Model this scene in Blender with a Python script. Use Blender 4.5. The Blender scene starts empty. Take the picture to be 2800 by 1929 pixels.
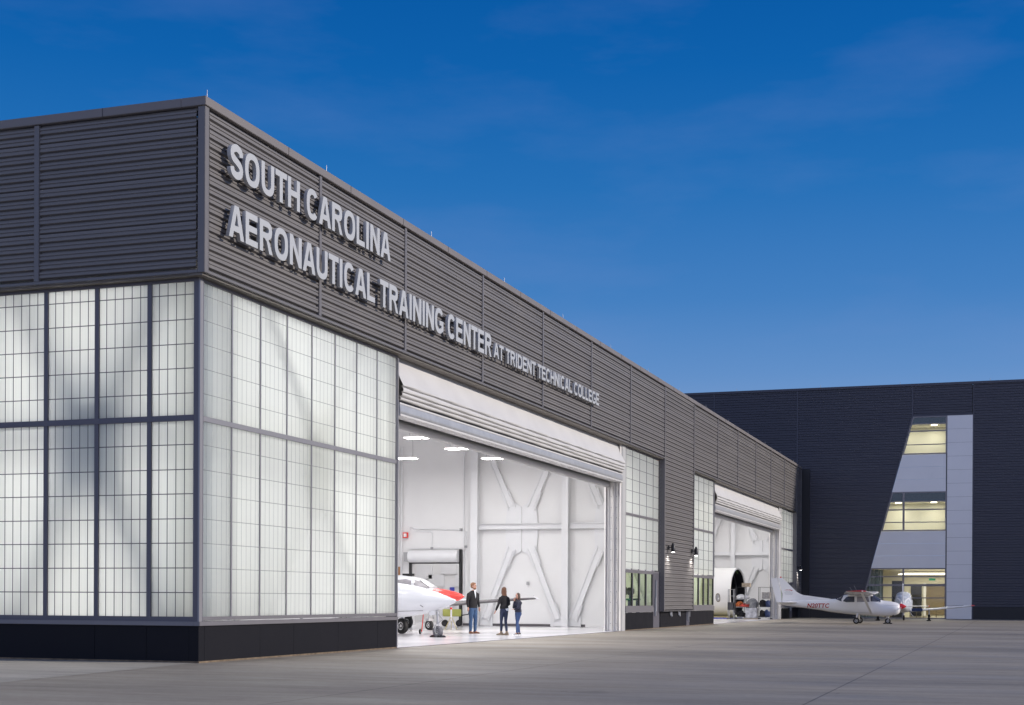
import bpy, bmesh, math, random
from mathutils import Vector, Matrix
from mathutils.bvhtree import BVHTree
random.seed(7)
R = math.radians
scn = bpy.context.scene
C = scn.collection

# ---------------------------------------------------------------- camera
F, CXP, CYP = 4001.87, 1400.0, 1653.58
fw = Vector((0.94521156, 0.32643352, -0.00403365))
rt = Vector((0.32645099, -0.9452013, 0.00492505))
up = Vector((0.00220491, 0.005972, 0.99997974))
cd = bpy.data.cameras.new("camera"); cam = bpy.data.objects.new("camera", cd); C.objects.link(cam)
cam.matrix_world = Matrix(((rt.x, up.x, -fw.x, -24.60266), (rt.y, up.y, -fw.y, -14.867465), (rt.z, up.z, -fw.z, 1.27), (0, 0, 0, 1)))
cd.sensor_width = 36.0; cd.lens = F / 2800 * 36
cd.shift_x = 0.0; cd.shift_y = (CYP - 964.5) / 2800
cd.clip_start = 0.5; cd.clip_end = 6000
scn.camera = cam

# ---------------------------------------------------------------- world, sun, exposure
SUN_EL, SUN_AZ = 21.0, 11.0        # azimuth measured from -Y towards +X
sd = Vector((math.cos(R(SUN_EL)) * math.sin(R(SUN_AZ)), -math.cos(R(SUN_EL)) * math.cos(R(SUN_AZ)), math.sin(R(SUN_EL))))
w = bpy.data.worlds.new("World"); scn.world = w; w.use_nodes = True
nt = w.node_tree; nt.nodes.clear()
N = nt.nodes.new; L = nt.links.new
wo = N('ShaderNodeOutputWorld'); bg = N('ShaderNodeBackground'); sky = N('ShaderNodeTexSky')
sky.sky_type = 'NISHITA'; sky.sun_disc = False; sky.sun_elevation = R(SUN_EL)
sky.sun_rotation = math.atan2(sd.x, sd.y)
sky.air_density = 1.0; sky.dust_density = 0.4; sky.ozone_density = 5.0; sky.altitude = 0
hs = N('ShaderNodeHueSaturation'); hs.inputs['Saturation'].default_value = 1.35; hs.inputs['Value'].default_value = 1.0; hs.inputs['Hue'].default_value = 0.5
tc = N('ShaderNodeTexCoord'); mp = N('ShaderNodeMapping'); mp.inputs['Scale'].default_value = (1.6, 3.4, 13.0); mp.inputs['Rotation'].default_value = (0.1, 0.12, 0.4)
nz = N('ShaderNodeTexNoise'); nz.inputs['Scale'].default_value = 1.6; nz.inputs['Detail'].default_value = 7; nz.inputs['Roughness'].default_value = 0.55
cr = N('ShaderNodeValToRGB'); cr.color_ramp.elements[0].position = 0.48; cr.color_ramp.elements[1].position = 0.78
cr.color_ramp.elements[1].color = (0.15, 0.15, 0.15, 1)
mxw = N('ShaderNodeMixRGB'); mxw.inputs['Color2'].default_value = (2.2, 3.0, 6.0, 1)
L(tc.outputs['Generated'], mp.inputs['Vector']); L(mp.outputs['Vector'], nz.inputs['Vector']); L(nz.outputs['Fac'], cr.inputs['Fac'])
sz = N('ShaderNodeSeparateXYZ'); L(tc.outputs['Generated'], sz.inputs[0])
ramp = N('ShaderNodeValToRGB'); L(sz.outputs['Z'], ramp.inputs['Fac'])   # dusk air: lavender low down, deep blue higher up
el = ramp.color_ramp.elements
el[0].position = 0.0; el[0].color = (0.30, 0.36, 0.62, 1)
el[1].position = 1.0; el[1].color = (0.02, 0.055, 0.17, 1)
for p_, c_ in ((0.11, (0.235, 0.355, 0.62, 1)), (0.15, (0.135, 0.285, 0.60, 1)), (0.20, (0.065, 0.22, 0.55, 1)), (0.27, (0.022, 0.165, 0.49, 1)), (0.34, (0.006, 0.12, 0.43, 1)), (0.42, (0.001, 0.085, 0.36, 1))):
    e_ = el.new(p_); e_.color = c_
sc_ = N('ShaderNodeVectorMath'); sc_.operation = 'SCALE'; sc_.inputs['Scale'].default_value = 10.0; L(ramp.outputs['Color'], sc_.inputs[0])
mg = N('ShaderNodeMixRGB'); mg.inputs['Fac'].default_value = 0.85; L(hs.outputs['Color'], mg.inputs['Color1']); L(sc_.outputs[0], mg.inputs['Color2'])
L(sky.outputs['Color'], hs.inputs['Color']); L(mg.outputs['Color'], mxw.inputs['Color1']); L(cr.outputs['Color'], mxw.inputs['Fac'])
dt = N('ShaderNodeVectorMath'); dt.operation = 'DOT_PRODUCT'; dt.inputs[1].default_value = (-0.92, -0.38, 0.1); L(tc.outputs['Generated'], dt.inputs[0])
gm = N('ShaderNodeMapRange'); gm.inputs[1].default_value = 0.35; gm.inputs[2].default_value = 1.0; gm.inputs[3].default_value = 0.0; gm.inputs[4].default_value = 1.0; L(dt.outputs['Value'], gm.inputs[0])
ag = N('ShaderNodeMixRGB'); ag.blend_type = 'ADD'; ag.inputs['Color2'].default_value = (6.0, 5.9, 7.0, 1)      # afterglow where the sun went down, behind the camera
L(gm.outputs[0], ag.inputs['Fac']); L(mxw.outputs['Color'], ag.inputs['Color1']); L(ag.outputs['Color'], bg.inputs['Color']); L(bg.outputs['Background'], wo.inputs['Surface'])
bg.inputs['Strength'].default_value = 0.1
sl = bpy.data.lights.new("sun", 'SUN'); sl.energy = 3.7; sl.angle = R(4); sl.color = (1.0, 0.91, 0.81)
so = bpy.data.objects.new("sun", sl); C.objects.link(so)
so.rotation_euler = (-sd).to_track_quat('-Z', 'Y').to_euler(); so.location = (0, -60, 60)
scn.view_settings.view_transform = 'Standard'; scn.view_settings.look = 'None'
scn.view_settings.exposure = 0.0; scn.view_settings.gamma = 1.0
scn.render.engine = 'CYCLES'
scn.cycles.use_denoising = True
scn.cycles.max_bounces = 9; scn.cycles.diffuse_bounces = 5; scn.cycles.glossy_bounces = 3
scn.cycles.transmission_bounces = 5; scn.cycles.transparent_max_bounces = 12
scn.cycles.sample_clamp_indirect = 6.0
scn.cycles.caustics_reflective = False; scn.cycles.caustics_refractive = False

# ---------------------------------------------------------------- materials
def mat(name, col, rough=0.6, metal=0.0, var=0.0, vscale=2.0, bump=0.0, bscale=30.0, spec=0.5, vstretch=(1, 1, 1), coat=0.0):
    m = bpy.data.materials.new(name); m.use_nodes = True
    t = m.node_tree; b = t.nodes['Principled BSDF']
    b.inputs['Base Color'].default_value = (*col, 1); b.inputs['Roughness'].default_value = rough
    b.inputs['Metallic'].default_value = metal; b.inputs['Specular IOR Level'].default_value = spec
    b.inputs['Coat Weight'].default_value = coat
    if var > 0 or bump > 0:
        g = t.nodes.new('ShaderNodeNewGeometry'); mp = t.nodes.new('ShaderNodeMapping'); mp.inputs['Scale'].default_value = vstretch
        t.links.new(g.outputs['Position'], mp.inputs['Vector'])
    if var > 0:
        n = t.nodes.new('ShaderNodeTexNoise'); n.inputs['Scale'].default_value = vscale; n.inputs['Detail'].default_value = 5
        t.links.new(mp.outputs['Vector'], n.inputs['Vector'])
        mr = t.nodes.new('ShaderNodeMapRange'); mr.inputs[1].default_value = 0.25; mr.inputs[2].default_value = 0.75
        mr.inputs[3].default_value = 1 - var; mr.inputs[4].default_value = 1 + var
        t.links.new(n.outputs['Fac'], mr.inputs[0])
        mx = t.nodes.new('ShaderNodeVectorMath'); mx.operation = 'SCALE'; mx.inputs[0].default_value = col
        t.links.new(mr.outputs[0], mx.inputs['Scale']); t.links.new(mx.outputs[0], b.inputs['Base Color'])
        m2 = t.nodes.new('ShaderNodeMapRange'); m2.inputs[3].default_value = max(0.02, rough - 0.08); m2.inputs[4].default_value = min(1, rough + 0.1)
        t.links.new(n.outputs['Fac'], m2.inputs[0]); t.links.new(m2.outputs[0], b.inputs['Roughness'])
    if bump > 0:
        n2 = t.nodes.new('ShaderNodeTexNoise'); n2.inputs['Scale'].default_value = bscale; n2.inputs['Detail'].default_value = 3
        t.links.new(mp.outputs['Vector'], n2.inputs['Vector'])
        bp = t.nodes.new('ShaderNodeBump'); bp.inputs['Strength'].default_value = bump; bp.inputs['Distance'].default_value = 0.02
        t.links.new(n2.outputs['Fac'], bp.inputs['Height']); t.links.new(bp.outputs['Normal'], b.inputs['Normal'])
    return m
def emis(name, col, s):
    m = bpy.data.materials.new(name); m.use_nodes = True; t = m.node_tree; t.nodes.clear()
    o = t.nodes.new('ShaderNodeOutputMaterial'); e = t.nodes.new('ShaderNodeEmission'); e.inputs[0].default_value = (*col, 1); e.inputs[1].default_value = s
    t.links.new(e.outputs[0], o.inputs[0]); return m
def bfm(t, fr, ior):      # same reflection from either side of a thin sheet
    ge = t.nodes.new('ShaderNodeNewGeometry'); mr = t.nodes.new('ShaderNodeMapRange'); mr.inputs[3].default_value = ior; mr.inputs[4].default_value = 1 / ior
    t.links.new(ge.outputs['Backfacing'], mr.inputs[0]); t.links.new(mr.outputs[0], fr.inputs[0])
def translucent(name, col, tl):
    m = bpy.data.materials.new(name); m.use_nodes = True; t = m.node_tree; t.nodes.clear()
    o = t.nodes.new('ShaderNodeOutputMaterial'); tr = t.nodes.new('ShaderNodeBsdfTranslucent'); df = t.nodes.new('ShaderNodeBsdfDiffuse')
    gl = t.nodes.new('ShaderNodeBsdfGlossy'); fr = t.nodes.new('ShaderNodeFresnel'); fr.inputs[0].default_value = 1.45
    bfm(t, fr, 1.45); m1 = t.nodes.new('ShaderNodeMixShader'); m2 = t.nodes.new('ShaderNodeMixShader')
    g = t.nodes.new('ShaderNodeNewGeometry'); mp = t.nodes.new('ShaderNodeMapping'); mp.inputs['Scale'].default_value = (5, 5, 0.05)
    n = t.nodes.new('ShaderNodeTexNoise'); n.inputs['Scale'].default_value = 6; n.inputs['Detail'].default_value = 3
    t.links.new(g.outputs['Position'], mp.inputs[0]); t.links.new(mp.outputs[0], n.inputs['Vector'])
    mr = t.nodes.new('ShaderNodeMapRange'); mr.inputs[1].default_value = 0.3; mr.inputs[2].default_value = 0.7; mr.inputs[3].default_value = 0.94; mr.inputs[4].default_value = 1.0
    t.links.new(n.outputs['Fac'], mr.inputs[0])
    vm = t.nodes.new('ShaderNodeVectorMath'); vm.operation = 'SCALE'; vm.inputs[0].default_value = col; t.links.new(mr.outputs[0], vm.inputs['Scale'])
    t.links.new(vm.outputs[0], tr.inputs[0]); df.inputs[0].default_value = (0.6, 0.68, 0.68, 1)
    gl.inputs['Roughness'].default_value = 0.12
    m1.inputs[0].default_value = tl; t.links.new(df.outputs[0], m1.inputs[1]); t.links.new(tr.outputs[0], m1.inputs[2])
    mul = t.nodes.new('ShaderNodeMath'); mul.operation = 'MULTIPLY'; mul.inputs[1].default_value = 0.7; t.links.new(fr.outputs[0], mul.inputs[0])
    t.links.new(mul.outputs[0], m2.inputs[0]); t.links.new(m1.outputs[0], m2.inputs[1]); t.links.new(gl.outputs[0], m2.inputs[2])
    bp = t.nodes.new('ShaderNodeBump'); bp.inputs['Strength'].default_value = 0.25; bp.inputs['Distance'].default_value = 0.01
    n3 = t.nodes.new('ShaderNodeTexNoise'); n3.inputs['Scale'].default_value = 1.5; t.links.new(g.outputs['Position'], n3.inputs['Vector'])
    t.links.new(n3.outputs['Fac'], bp.inputs['Height']); t.links.new(bp.outputs[0], gl.inputs['Normal'])
    t.links.new(m2.outputs[0], o.inputs[0]); return m
def glass(name, tint, refl=1.0):
    m = bpy.data.materials.new(name); m.use_nodes = True; t = m.node_tree; t.nodes.clear()
    o = t.nodes.new('ShaderNodeOutputMaterial'); tp = t.nodes.new('ShaderNodeBsdfTransparent'); tp.inputs[0].default_value = (*tint, 1)
    gl = t.nodes.new('ShaderNodeBsdfGlossy'); gl.inputs['Roughness'].default_value = 0.02; fr = t.nodes.new('ShaderNodeFresnel'); fr.inputs[0].default_value = 1.5; bfm(t, fr, 1.5)
    mu = t.nodes.new('ShaderNodeMath'); mu.operation = 'MULTIPLY'; mu.inputs[1].default_value = refl; t.links.new(fr.outputs[0], mu.inputs[0])
    mx = t.nodes.new('ShaderNodeMixShader'); t.links.new(mu.outputs[0], mx.inputs[0]); t.links.new(tp.outputs[0], mx.inputs[1]); t.links.new(gl.outputs[0], mx.inputs[2])
    t.links.new(mx.outputs[0], o.inputs[0]); return m

M = {}
M['siding'] = mat('siding_metal', (0.160, 0.151, 0.150), 0.5, 0.0, 0.07, 0.8, 0.03, 6)
M['coping'] = mat('coping_metal', (0.18, 0.165, 0.162), 0.5, 0.0, 0.04, 1.2)
M['soffit'] = mat('soffit_metal', (0.16, 0.145, 0.13), 0.6)
M['frame'] = mat('frame_aluminium', (0.115, 0.11, 0.13), 0.45, 0.1, 0.04, 2)
M['mullion'] = mat('mullion_aluminium', (0.27, 0.265, 0.28), 0.4, 0.2)
M['sill'] = mat('sill_aluminium', (0.20, 0.192, 0.205), 0.45, 0.3, 0.04, 2)
M['gridline'] = mat('panel_grid', (0.12, 0.13, 0.14), 0.6)
M['panel'] = translucent('fibreglass_panel', (0.95, 0.975, 0.915), 0.93)
M['base'] = mat('base_panel', (0.0075, 0.0073, 0.0105), 0.6, 0, 0.1, 1.5, 0, 1, 0.2)
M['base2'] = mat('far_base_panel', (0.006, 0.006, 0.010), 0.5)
M['white'] = mat('white_paint', (0.78, 0.775, 0.775), 0.55, 0, 0.02, 1)
M['steelwhite'] = mat('white_steel', (0.76, 0.76, 0.775), 0.4, 0, 0.02, 3)
M['floor'] = mat('epoxy_floor', (0.70, 0.69, 0.71), 0.16, 0, 0.05, 0.35, 0, 1, 0.5, (1, 1, 1))
M['fabric'] = mat('door_fabric', (0.56, 0.555, 0.55), 0.55, 0, 0.04, 1.2, 0.12, 2.5)
M['galv'] = mat('galvanised_steel', (0.42, 0.43, 0.45), 0.4, 0.3, 0.08, 5)
M['guide'] = mat('guide_rail', (0.78, 0.76, 0.73), 0.45, 0.1, 0.08, 6, 0, 1, 0.5, (1, 1, 0.3))
M['letter'] = mat('letter_paint', (0.43, 0.445, 0.46), 0.4, 0, 0.02, 3)
M['black'] = mat('black_metal', (0.012, 0.012, 0.014), 0.4)
M['dark'] = mat('dark_grey', (0.05, 0.05, 0.055), 0.5)
M['kick'] = mat('rubber_base', (0.10, 0.09, 0.10), 0.6)
M['glass'] = glass('green_glass', (0.82, 0.94, 0.62), 0.7)
M['glassclear'] = glass('clear_glass', (0.86, 0.9, 0.88), 1.0)
M['rod'] = mat('rod_metal', (0.30, 0.30, 0.32), 0.4, 0.3)
M['navy'] = mat('navy_siding', (0.048, 0.050, 0.072), 0.45, 0, 0.03, 0.5)
M['acp'] = mat('aluminium_panel', (0.70, 0.69, 0.69), 0.42, 0.1, 0.03, 0.7)
M['cream'] = mat('cream_wall', (0.74, 0.71, 0.58), 0.7, 0, 0.03, 1)
M['brown'] = mat('brown_wall', (0.17, 0.13, 0.07), 0.6, 0, 0.05, 1)
M['teal'] = mat('teal_spandrel', (0.012, 0.035, 0.055), 0.2)
M['curtain'] = mat('pale_green_curtain', (0.36, 0.42, 0.36), 0.6, 0, 0.35, 3, 0, 1, 0.5, (1, 2, 0.3))
M['greensign'] = emis('green_sign', (0.05, 0.5, 0.2), 0.5)
M['aircraft'] = mat('aircraft_white', (0.84, 0.83, 0.82), 0.22, 0, 0.015, 2, 0, 1, 0.5, (1, 1, 1), 0.3)
M['aircraft2'] = mat('aircraft_silver_white', (0.60, 0.64, 0.70), 0.25, 0.1, 0.03, 2)
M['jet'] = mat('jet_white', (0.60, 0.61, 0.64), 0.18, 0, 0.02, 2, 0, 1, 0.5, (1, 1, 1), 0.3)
M['barrel'] = mat('fuselage_cream', (0.80, 0.79, 0.76), 0.35, 0, 0.02, 1)
M['red'] = mat('red_paint', (0.55, 0.012, 0.02), 0.3, 0, 0, 2, 0, 1, 0.5, (1, 1, 1), 0.3)
M['brightred'] = mat('bright_red_paint', (0.72, 0.05, 0.04), 0.25, 0, 0, 2, 0, 1, 0.5, (1, 1, 1), 0.3)
M['regred'] = mat('lettering_red', (0.42, 0.02, 0.02), 0.4)
M['window'] = mat('aircraft_window', (0.05, 0.055, 0.075), 0.06, 0, 0, 1, 0, 1, 0.8)
M['windowlight'] = mat('aircraft_window_pale', (0.30, 0.29, 0.31), 0.08, 0, 0.3, 2, 0, 1, 0.8)
M['boot'] = mat('rubber_boot', (0.035, 0.03, 0.035), 0.45)
M['tyre'] = mat('tyre_rubber', (0.016, 0.016, 0.017), 0.7, 0, 0.15, 8)
M['tyregrey'] = mat('tyre_grey_rubber', (0.11, 0.11, 0.125), 0.55, 0, 0.15, 8)
M['hub'] = mat('wheel_hub', (0.62, 0.62, 0.62), 0.3, 0.3)
M['gear'] = mat('gear_metal', (0.42, 0.42, 0.44), 0.35, 0.5)
M['yellow'] = mat('yellow_paint', (0.48, 0.42, 0.20), 0.5)
M['lime'] = mat('lime_paint', (0.36, 0.37, 0.09), 0.5)
M['blue'] = mat('blue_paint', (0.05, 0.07, 0.42), 0.5)
M['cardboard'] = mat('cardboard', (0.42, 0.35, 0.26), 0.8, 0, 0.1, 8)
M['cloth_grey'] = mat('grey_cloth', (0.22, 0.22, 0.22), 0.8, 0, 0.35, 5, 0.5, 9)
M['cloth_white'] = mat('white_cloth', (0.6, 0.6, 0.6), 0.7, 0, 0.3, 6, 0.5, 9)
M['cloth_red'] = mat('red_cloth', (0.42, 0.05, 0.035), 0.8, 0, 0.3, 6, 0.5, 9)
M['cloth_orange'] = mat('orange_cloth', (0.45, 0.12, 0.03), 0.8, 0, 0.3, 6, 0.5, 9)
M['cloth_navy'] = mat('navy_cloth', (0.02, 0.035, 0.10), 0.8, 0, 0.3, 6)
M['cloth_black'] = mat('black_cloth', (0.008, 0.007, 0.009), 0.85, 0, 0.3, 6)
M['plastic'] = mat('plastic_wrap', (0.48, 0.48, 0.5), 0.15, 0, 0.4, 5, 0.6, 8)
M['wicker'] = mat('basket_grey', (0.45, 0.43, 0.41), 0.8, 0, 0.5, 14)
M['skin'] = mat('skin', (0.55, 0.30, 0.22), 0.5)
M['hair_brown'] = mat('brown_hair', (0.12, 0.05, 0.022), 0.45, 0, 0.3, 12, 0.3, 40, 0.5, (4, 4, 0.6))
M['hair_dark'] = mat('dark_brown_hair', (0.07, 0.035, 0.02), 0.45, 0, 0.4, 12, 0.3, 40, 0.5, (4, 4, 0.6))
M['hair_ginger'] = mat('ginger_hair', (0.22, 0.10, 0.045), 0.5, 0, 0.3, 12)
M['jeans'] = mat('blue_denim', (0.04, 0.085, 0.175), 0.85, 0, 0.25, 9, 0.3, 15)
M['jeans_mid'] = mat('mid_blue_denim', (0.04, 0.075, 0.18), 0.85, 0, 0.25, 9, 0.3, 15)
M['jeans_navy'] = mat('navy_denim', (0.022, 0.03, 0.062), 0.85, 0, 0.2, 9, 0.3, 15)
M['bomber'] = mat('navy_nylon', (0.012, 0.013, 0.035), 0.5, 0, 0.3, 9, 0.4, 12)
M['shoe_brown'] = mat('brown_leather', (0.18, 0.07, 0.035), 0.5)
M['shoe_beige'] = mat('beige_suede', (0.22, 0.17, 0.12), 0.7)
M['shirt'] = mat('white_shirt', (0.65, 0.67, 0.70), 0.7)
M['copper'] = mat('copper_pipe', (0.35, 0.18, 0.08), 0.4, 0.4)
M['grey'] = mat('grey_box', (0.35, 0.35, 0.36), 0.5)
M['lampglow'] = emis('lamp_diffuser', (1, 0.98, 0.95), 14)
M['warmglow'] = emis('warm_diffuser', (1, 0.9, 0.72), 5)

# concrete apron: joints, streaks and stains that belong to the slab itself
def concrete(name, col, joints):
    m = bpy.data.materials.new(name); m.use_nodes = True; t = m.node_tree; b = t.nodes['Principled BSDF']
    n_ = t.nodes.new; l_ = t.links.new
    g = n_('ShaderNodeNewGeometry'); sep = n_('ShaderNodeSeparateXYZ'); l_(g.outputs['Position'], sep.inputs[0])
    def noise(sc, stretch, det=6, lo=0.3, hi=0.7, a=0.8, c=1.15):
        mp = n_('ShaderNodeMapping'); mp.inputs['Scale'].default_value = stretch; l_(g.outputs['Position'], mp.inputs[0])
        n = n_('ShaderNodeTexNoise'); n.inputs['Scale'].default_value = sc; n.inputs['Detail'].default_value = det; l_(mp.outputs[0], n.inputs['Vector'])
        mr = n_('ShaderNodeMapRange'); mr.inputs[1].default_value = lo; mr.inputs[2].default_value = hi; mr.inputs[3].default_value = a; mr.inputs[4].default_value = c
        l_(n.outputs['Fac'], mr.inputs[0]); return mr.outputs[0]
    def mul(a, b_):
        x = n_('ShaderNodeMath'); x.operation = 'MULTIPLY'; l_(a, x.inputs[0])
        if isinstance(b_, float): x.inputs[1].default_value = b_
        else: l_(b_, x.inputs[1])
        return x.outputs[0]
    f = mul(noise(0.22, (1.0, 0.35, 1), 6, 0.3, 0.7, 0.70, 1.24), noise(0.9, (3.0, 0.5, 1), 7, 0.3, 0.7, 0.82, 1.12))
    f = mul(f, noise(9.0, (1, 1, 1), 5, 0.25, 0.75, 0.9, 1.08))
    f = mul(f, noise(0.5, (1.2, 1.2, 1), 3, 0.66, 0.72, 1.0, 0.78))
    f = mul(f, noise(2.6, (0.6, 1, 1), 2, 0.74, 0.77, 1.0, 0.6))
    def joint(val, off, per, wdt, dark):
        a = n_('ShaderNodeMath'); a.operation = 'SUBTRACT'; l_(val, a.inputs[0]); a.inputs[1].default_value = off
        pp = n_('ShaderNodeMath'); pp.operation = 'PINGPONG'; l_(a.outputs[0], pp.inputs[0]); pp.inputs[1].default_value = per / 2
        lt = n_('ShaderNodeMath'); lt.operation = 'LESS_THAN'; l_(pp.outputs[0], lt.inputs[0]); lt.inputs[1].default_value = wdt
        mr = n_('ShaderNodeMapRange'); mr.inputs[3].default_value = 1; mr.inputs[4].default_value = dark; l_(lt.outputs[0], mr.inputs[0]); return mr.outputs[0]
    if joints:
        f = mul(f, joint(sep.outputs['Y'], -6.42, 6.0, 0.014, 0.45)); f = mul(f, joint(sep.outputs['X'], 1.3, 6.1, 0.016, 0.66))
    v = n_('ShaderNodeVectorMath'); v.operation = 'SCALE'; v.inputs[0].default_value = col; l_(f, v.inputs['Scale']); l_(v.outputs[0], b.inputs['Base Color'])
    r_ = noise(0.6, (1, 0.6, 1), 4, 0.3, 0.7, 0.5, 0.75); l_(r_, b.inputs['Roughness'])
    bn = n_('ShaderNodeTexNoise'); bn.inputs['Scale'].default_value = 60; l_(g.outputs['Position'], bn.inputs['Vector'])
    bp = n_('ShaderNodeBump'); bp.inputs['Strength'].default_value = 0.12; bp.inputs['Distance'].default_value = 0.01; l_(bn.outputs['Fac'], bp.inputs['Height']); l_(bp.outputs[0], b.inputs['Normal'])
    return m
M['apron'] = concrete('apron_concrete', (0.318, 0.281, 0.228), True)
M['pave'] = concrete('pavement_concrete', (0.40, 0.37, 0.315), False)

# ---------------------------------------------------------------- mesh helpers
class B:
    def __init__(s): s.v = []; s.f = []
    def add(s, vs, fs):
        o = len(s.v); s.v += [tuple(v) for v in vs]; s.f += [tuple(i + o for i in f) for f in fs]; return s
    def box(s, x0, x1, y0, y1, z0, z1):
        if x0 > x1: x0, x1 = x1, x0
        if y0 > y1: y0, y1 = y1, y0
        if z0 > z1: z0, z1 = z1, z0
        return s.add([(x0, y0, z0), (x1, y0, z0), (x1, y1, z0), (x0, y1, z0), (x0, y0, z1), (x1, y0, z1), (x1, y1, z1), (x0, y1, z1)],
                     [(0, 3, 2, 1), (4, 5, 6, 7), (0, 1, 5, 4), (1, 2, 6, 5), (2, 3, 7, 6), (3, 0, 4, 7)])
    def bar(s, p, q, a, b, upv=(0, 0, 1)):      # rectangular bar p->q, width a (side), thickness b
        p = Vector(p); q = Vector(q); d = (q - p).normalized(); u = Vector(upv)
        if abs(d.dot(u)) > 0.95: u = Vector((1, 0, 0))
        sdv = d.cross(u).normalized(); n = sdv.cross(d).normalized()
        vs = [e + sdv * i * a / 2 + n * j * b / 2 for e in (p, q) for i, j in ((-1, -1), (1, -1), (1, 1), (-1, 1))]
        return s.add(vs, [(0, 3, 2, 1), (4, 5, 6, 7), (0, 1, 5, 4), (1, 2, 6, 5), (2, 3, 7, 6), (3, 0, 4, 7)])
    def cyl(s, p, q, r0, r1=None, n=12, caps=True):
        r1 = r0 if r1 is None else r1; p = Vector(p); q = Vector(q); d = (q - p).normalized()
        u = Vector((0, 0, 1)) if abs(d.z) < 0.9 else Vector((1, 0, 0)); a = d.cross(u).normalized(); b = d.cross(a)
        vs = []
        for e, r in ((p, r0), (q, r1)):
            for i in range(n):
                t = 2 * math.pi * i / n; vs.append(e + (a * math.cos(t) + b * math.sin(t)) * r)
        fs = [(i, (i + 1) % n, n + (i + 1) % n, n + i) for i in range(n)]
        if caps: fs += [tuple(range(n))[::-1], tuple(range(n, 2 * n))]
        return s.add(vs, fs)
    def tube(s, pts, r, n=8):
        for a, b in zip(pts[:-1], pts[1:]): s.cyl(a, b, r, r, n)
        return s
    def loft(s, rings, close=True, caps=True):
        n = len(rings[0]); o = len(s.v)
        for r in rings: s.v += [tuple(v) for v in r]
        m = n if close else n - 1
        for k in range(len(rings) - 1):
            for i in range(m):
                a = o + k * n + i; b = o + k * n + (i + 1) % n; s.f.append((a, b, b + n, a + n))
        if caps and close:
            s.f.append(tuple(o + i for i in range(n))[::-1]); s.f.append(tuple(o + (len(rings) - 1) * n + i for i in range(n)))
        return s
    def lathe(s, c, ax, prof, n=24):           # prof: (offset along axis, radius)
        c = Vector(c); ax = Vector(ax).normalized(); u = Vector((0, 0, 1)) if abs(ax.z) < 0.9 else Vector((1, 0, 0)); a = ax.cross(u).normalized(); b = ax.cross(a)
        return s.loft([[c + ax * h + (a * math.cos(2 * math.pi * i / n) + b * math.sin(2 * math.pi * i / n)) * r for i in range(n)] for h, r in prof])
    def ell(s, c, rad, n=16, m=10):
        c = Vector(c); rings = []
        for k in range(m + 1):
            t = math.pi * (0.02 + 0.96 * k / m); rings.append([c + Vector((rad[0] * math.sin(t) * math.cos(2 * math.pi * i / n), rad[1] * math.sin(t) * math.sin(2 * math.pi * i / n), rad[2] * math.cos(t))) for i in range(n)])
        return s.loft(rings)
    def prism(s, poly, axis, a, b):            # polygon in the two other axes, extruded a..b along axis
        n = len(poly)
        def P(p, h): return (h, p[0], p[1]) if axis == 0 else ((p[0], h, p[1]) if axis == 1 else (p[0], p[1], h))
        return s.add([P(p, a) for p in poly] + [P(p, b) for p in poly], [tuple(range(n)), tuple(range(2 * n - 1, n - 1, -1))] + [(i, i + n, (i + 1) % n + n, (i + 1) % n) for i in range(n)])
    def obj(s, name, m, parent=None, smooth=False, bevel=0.0, loc=None, kind=None, angle=40):
        me = bpy.data.meshes.new(name); me.from_pydata(s.v, [], s.f); me.update()
        bm = bmesh.new(); bm.from_mesh(me); bmesh.ops.recalc_face_normals(bm, faces=bm.faces)
        if bevel > 0:
            es = [e for e in bm.edges if len(e.link_faces) == 2 and e.calc_face_angle(0) > 0.5]
            bmesh.ops.bevel(bm, geom=es, offset=bevel, segments=2, affect='EDGES', clamp_overlap=True)
        bm.to_mesh(me); bm.free()
        me.materials.append(m)
        if smooth:
            for p in me.polygons: p.use_smooth = True
            try: me.set_sharp_from_angle(angle=R(angle))
            except Exception: pass
        o = bpy.data.objects.new(name, me); C.objects.link(o)
        if parent: o.parent = parent
        if loc: o.location = loc
        if kind: o['kind'] = kind
        return o
def thing(name, label, cat, loc=(0, 0, 0), rz=0.0, group=None):
    o = bpy.data.objects.new(name, None); C.objects.link(o); o.location = loc; o.rotation_euler = (0, 0, rz); o.empty_display_size = 0.3
    o['label'] = label; o['category'] = cat
    if group: o['group'] = group
    return o
def tag(o, label, cat, group=None):
    o['label'] = label; o['category'] = cat
    if group: o['group'] = group
    return o
def copy_tree(o, parent=None):
    c = o.copy(); C.objects.link(c)
    if parent: c.parent = parent
    for ch in [x for x in bpy.data.objects if x.parent == o]: copy_tree(ch, c)
    return c

# corrugated siding: fn(u, z, out) -> world point; horizontal ribs
def siding(fn, u0, u1, z0, z1, pitch=0.178):
    s = B(); U0 = u0 if callable(u0) else (lambda z: u0); U1 = u1 if callable(u1) else (lambda z: u1)
    prof = []; z = z0; k = 0
    while z < z1 - 0.01:
        if k % 5 == 4: seg = [(0.0, -.012), (0.024, 0.042), (0.072, 0.042), (0.080, 0.026), (0.096, 0.026), (0.104, 0.042), (0.166, 0.042), (0.169, -.012)]
        else: seg = [(0.0, -.012), (0.026, 0.042), (0.070, 0.042), (0.078, 0.024), (0.094, 0.024), (0.102, 0.042), (0.138, 0.042), (0.142, -.012)]
        for dz, o in seg:
            if z + dz < z1: prof.append((z + dz, o))
        z += pitch; k += 1
    prof.append((z1, prof[-1][1]))
    o = 0; vs = []
    for zz, out in prof: vs += [fn(U0(zz), zz, out), fn(U1(zz), zz, out)]
    s.add(vs, [(2 * i, 2 * i + 1, 2 * i + 3, 2 * i + 2) for i in range(len(prof) - 1)])
    return s

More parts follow.
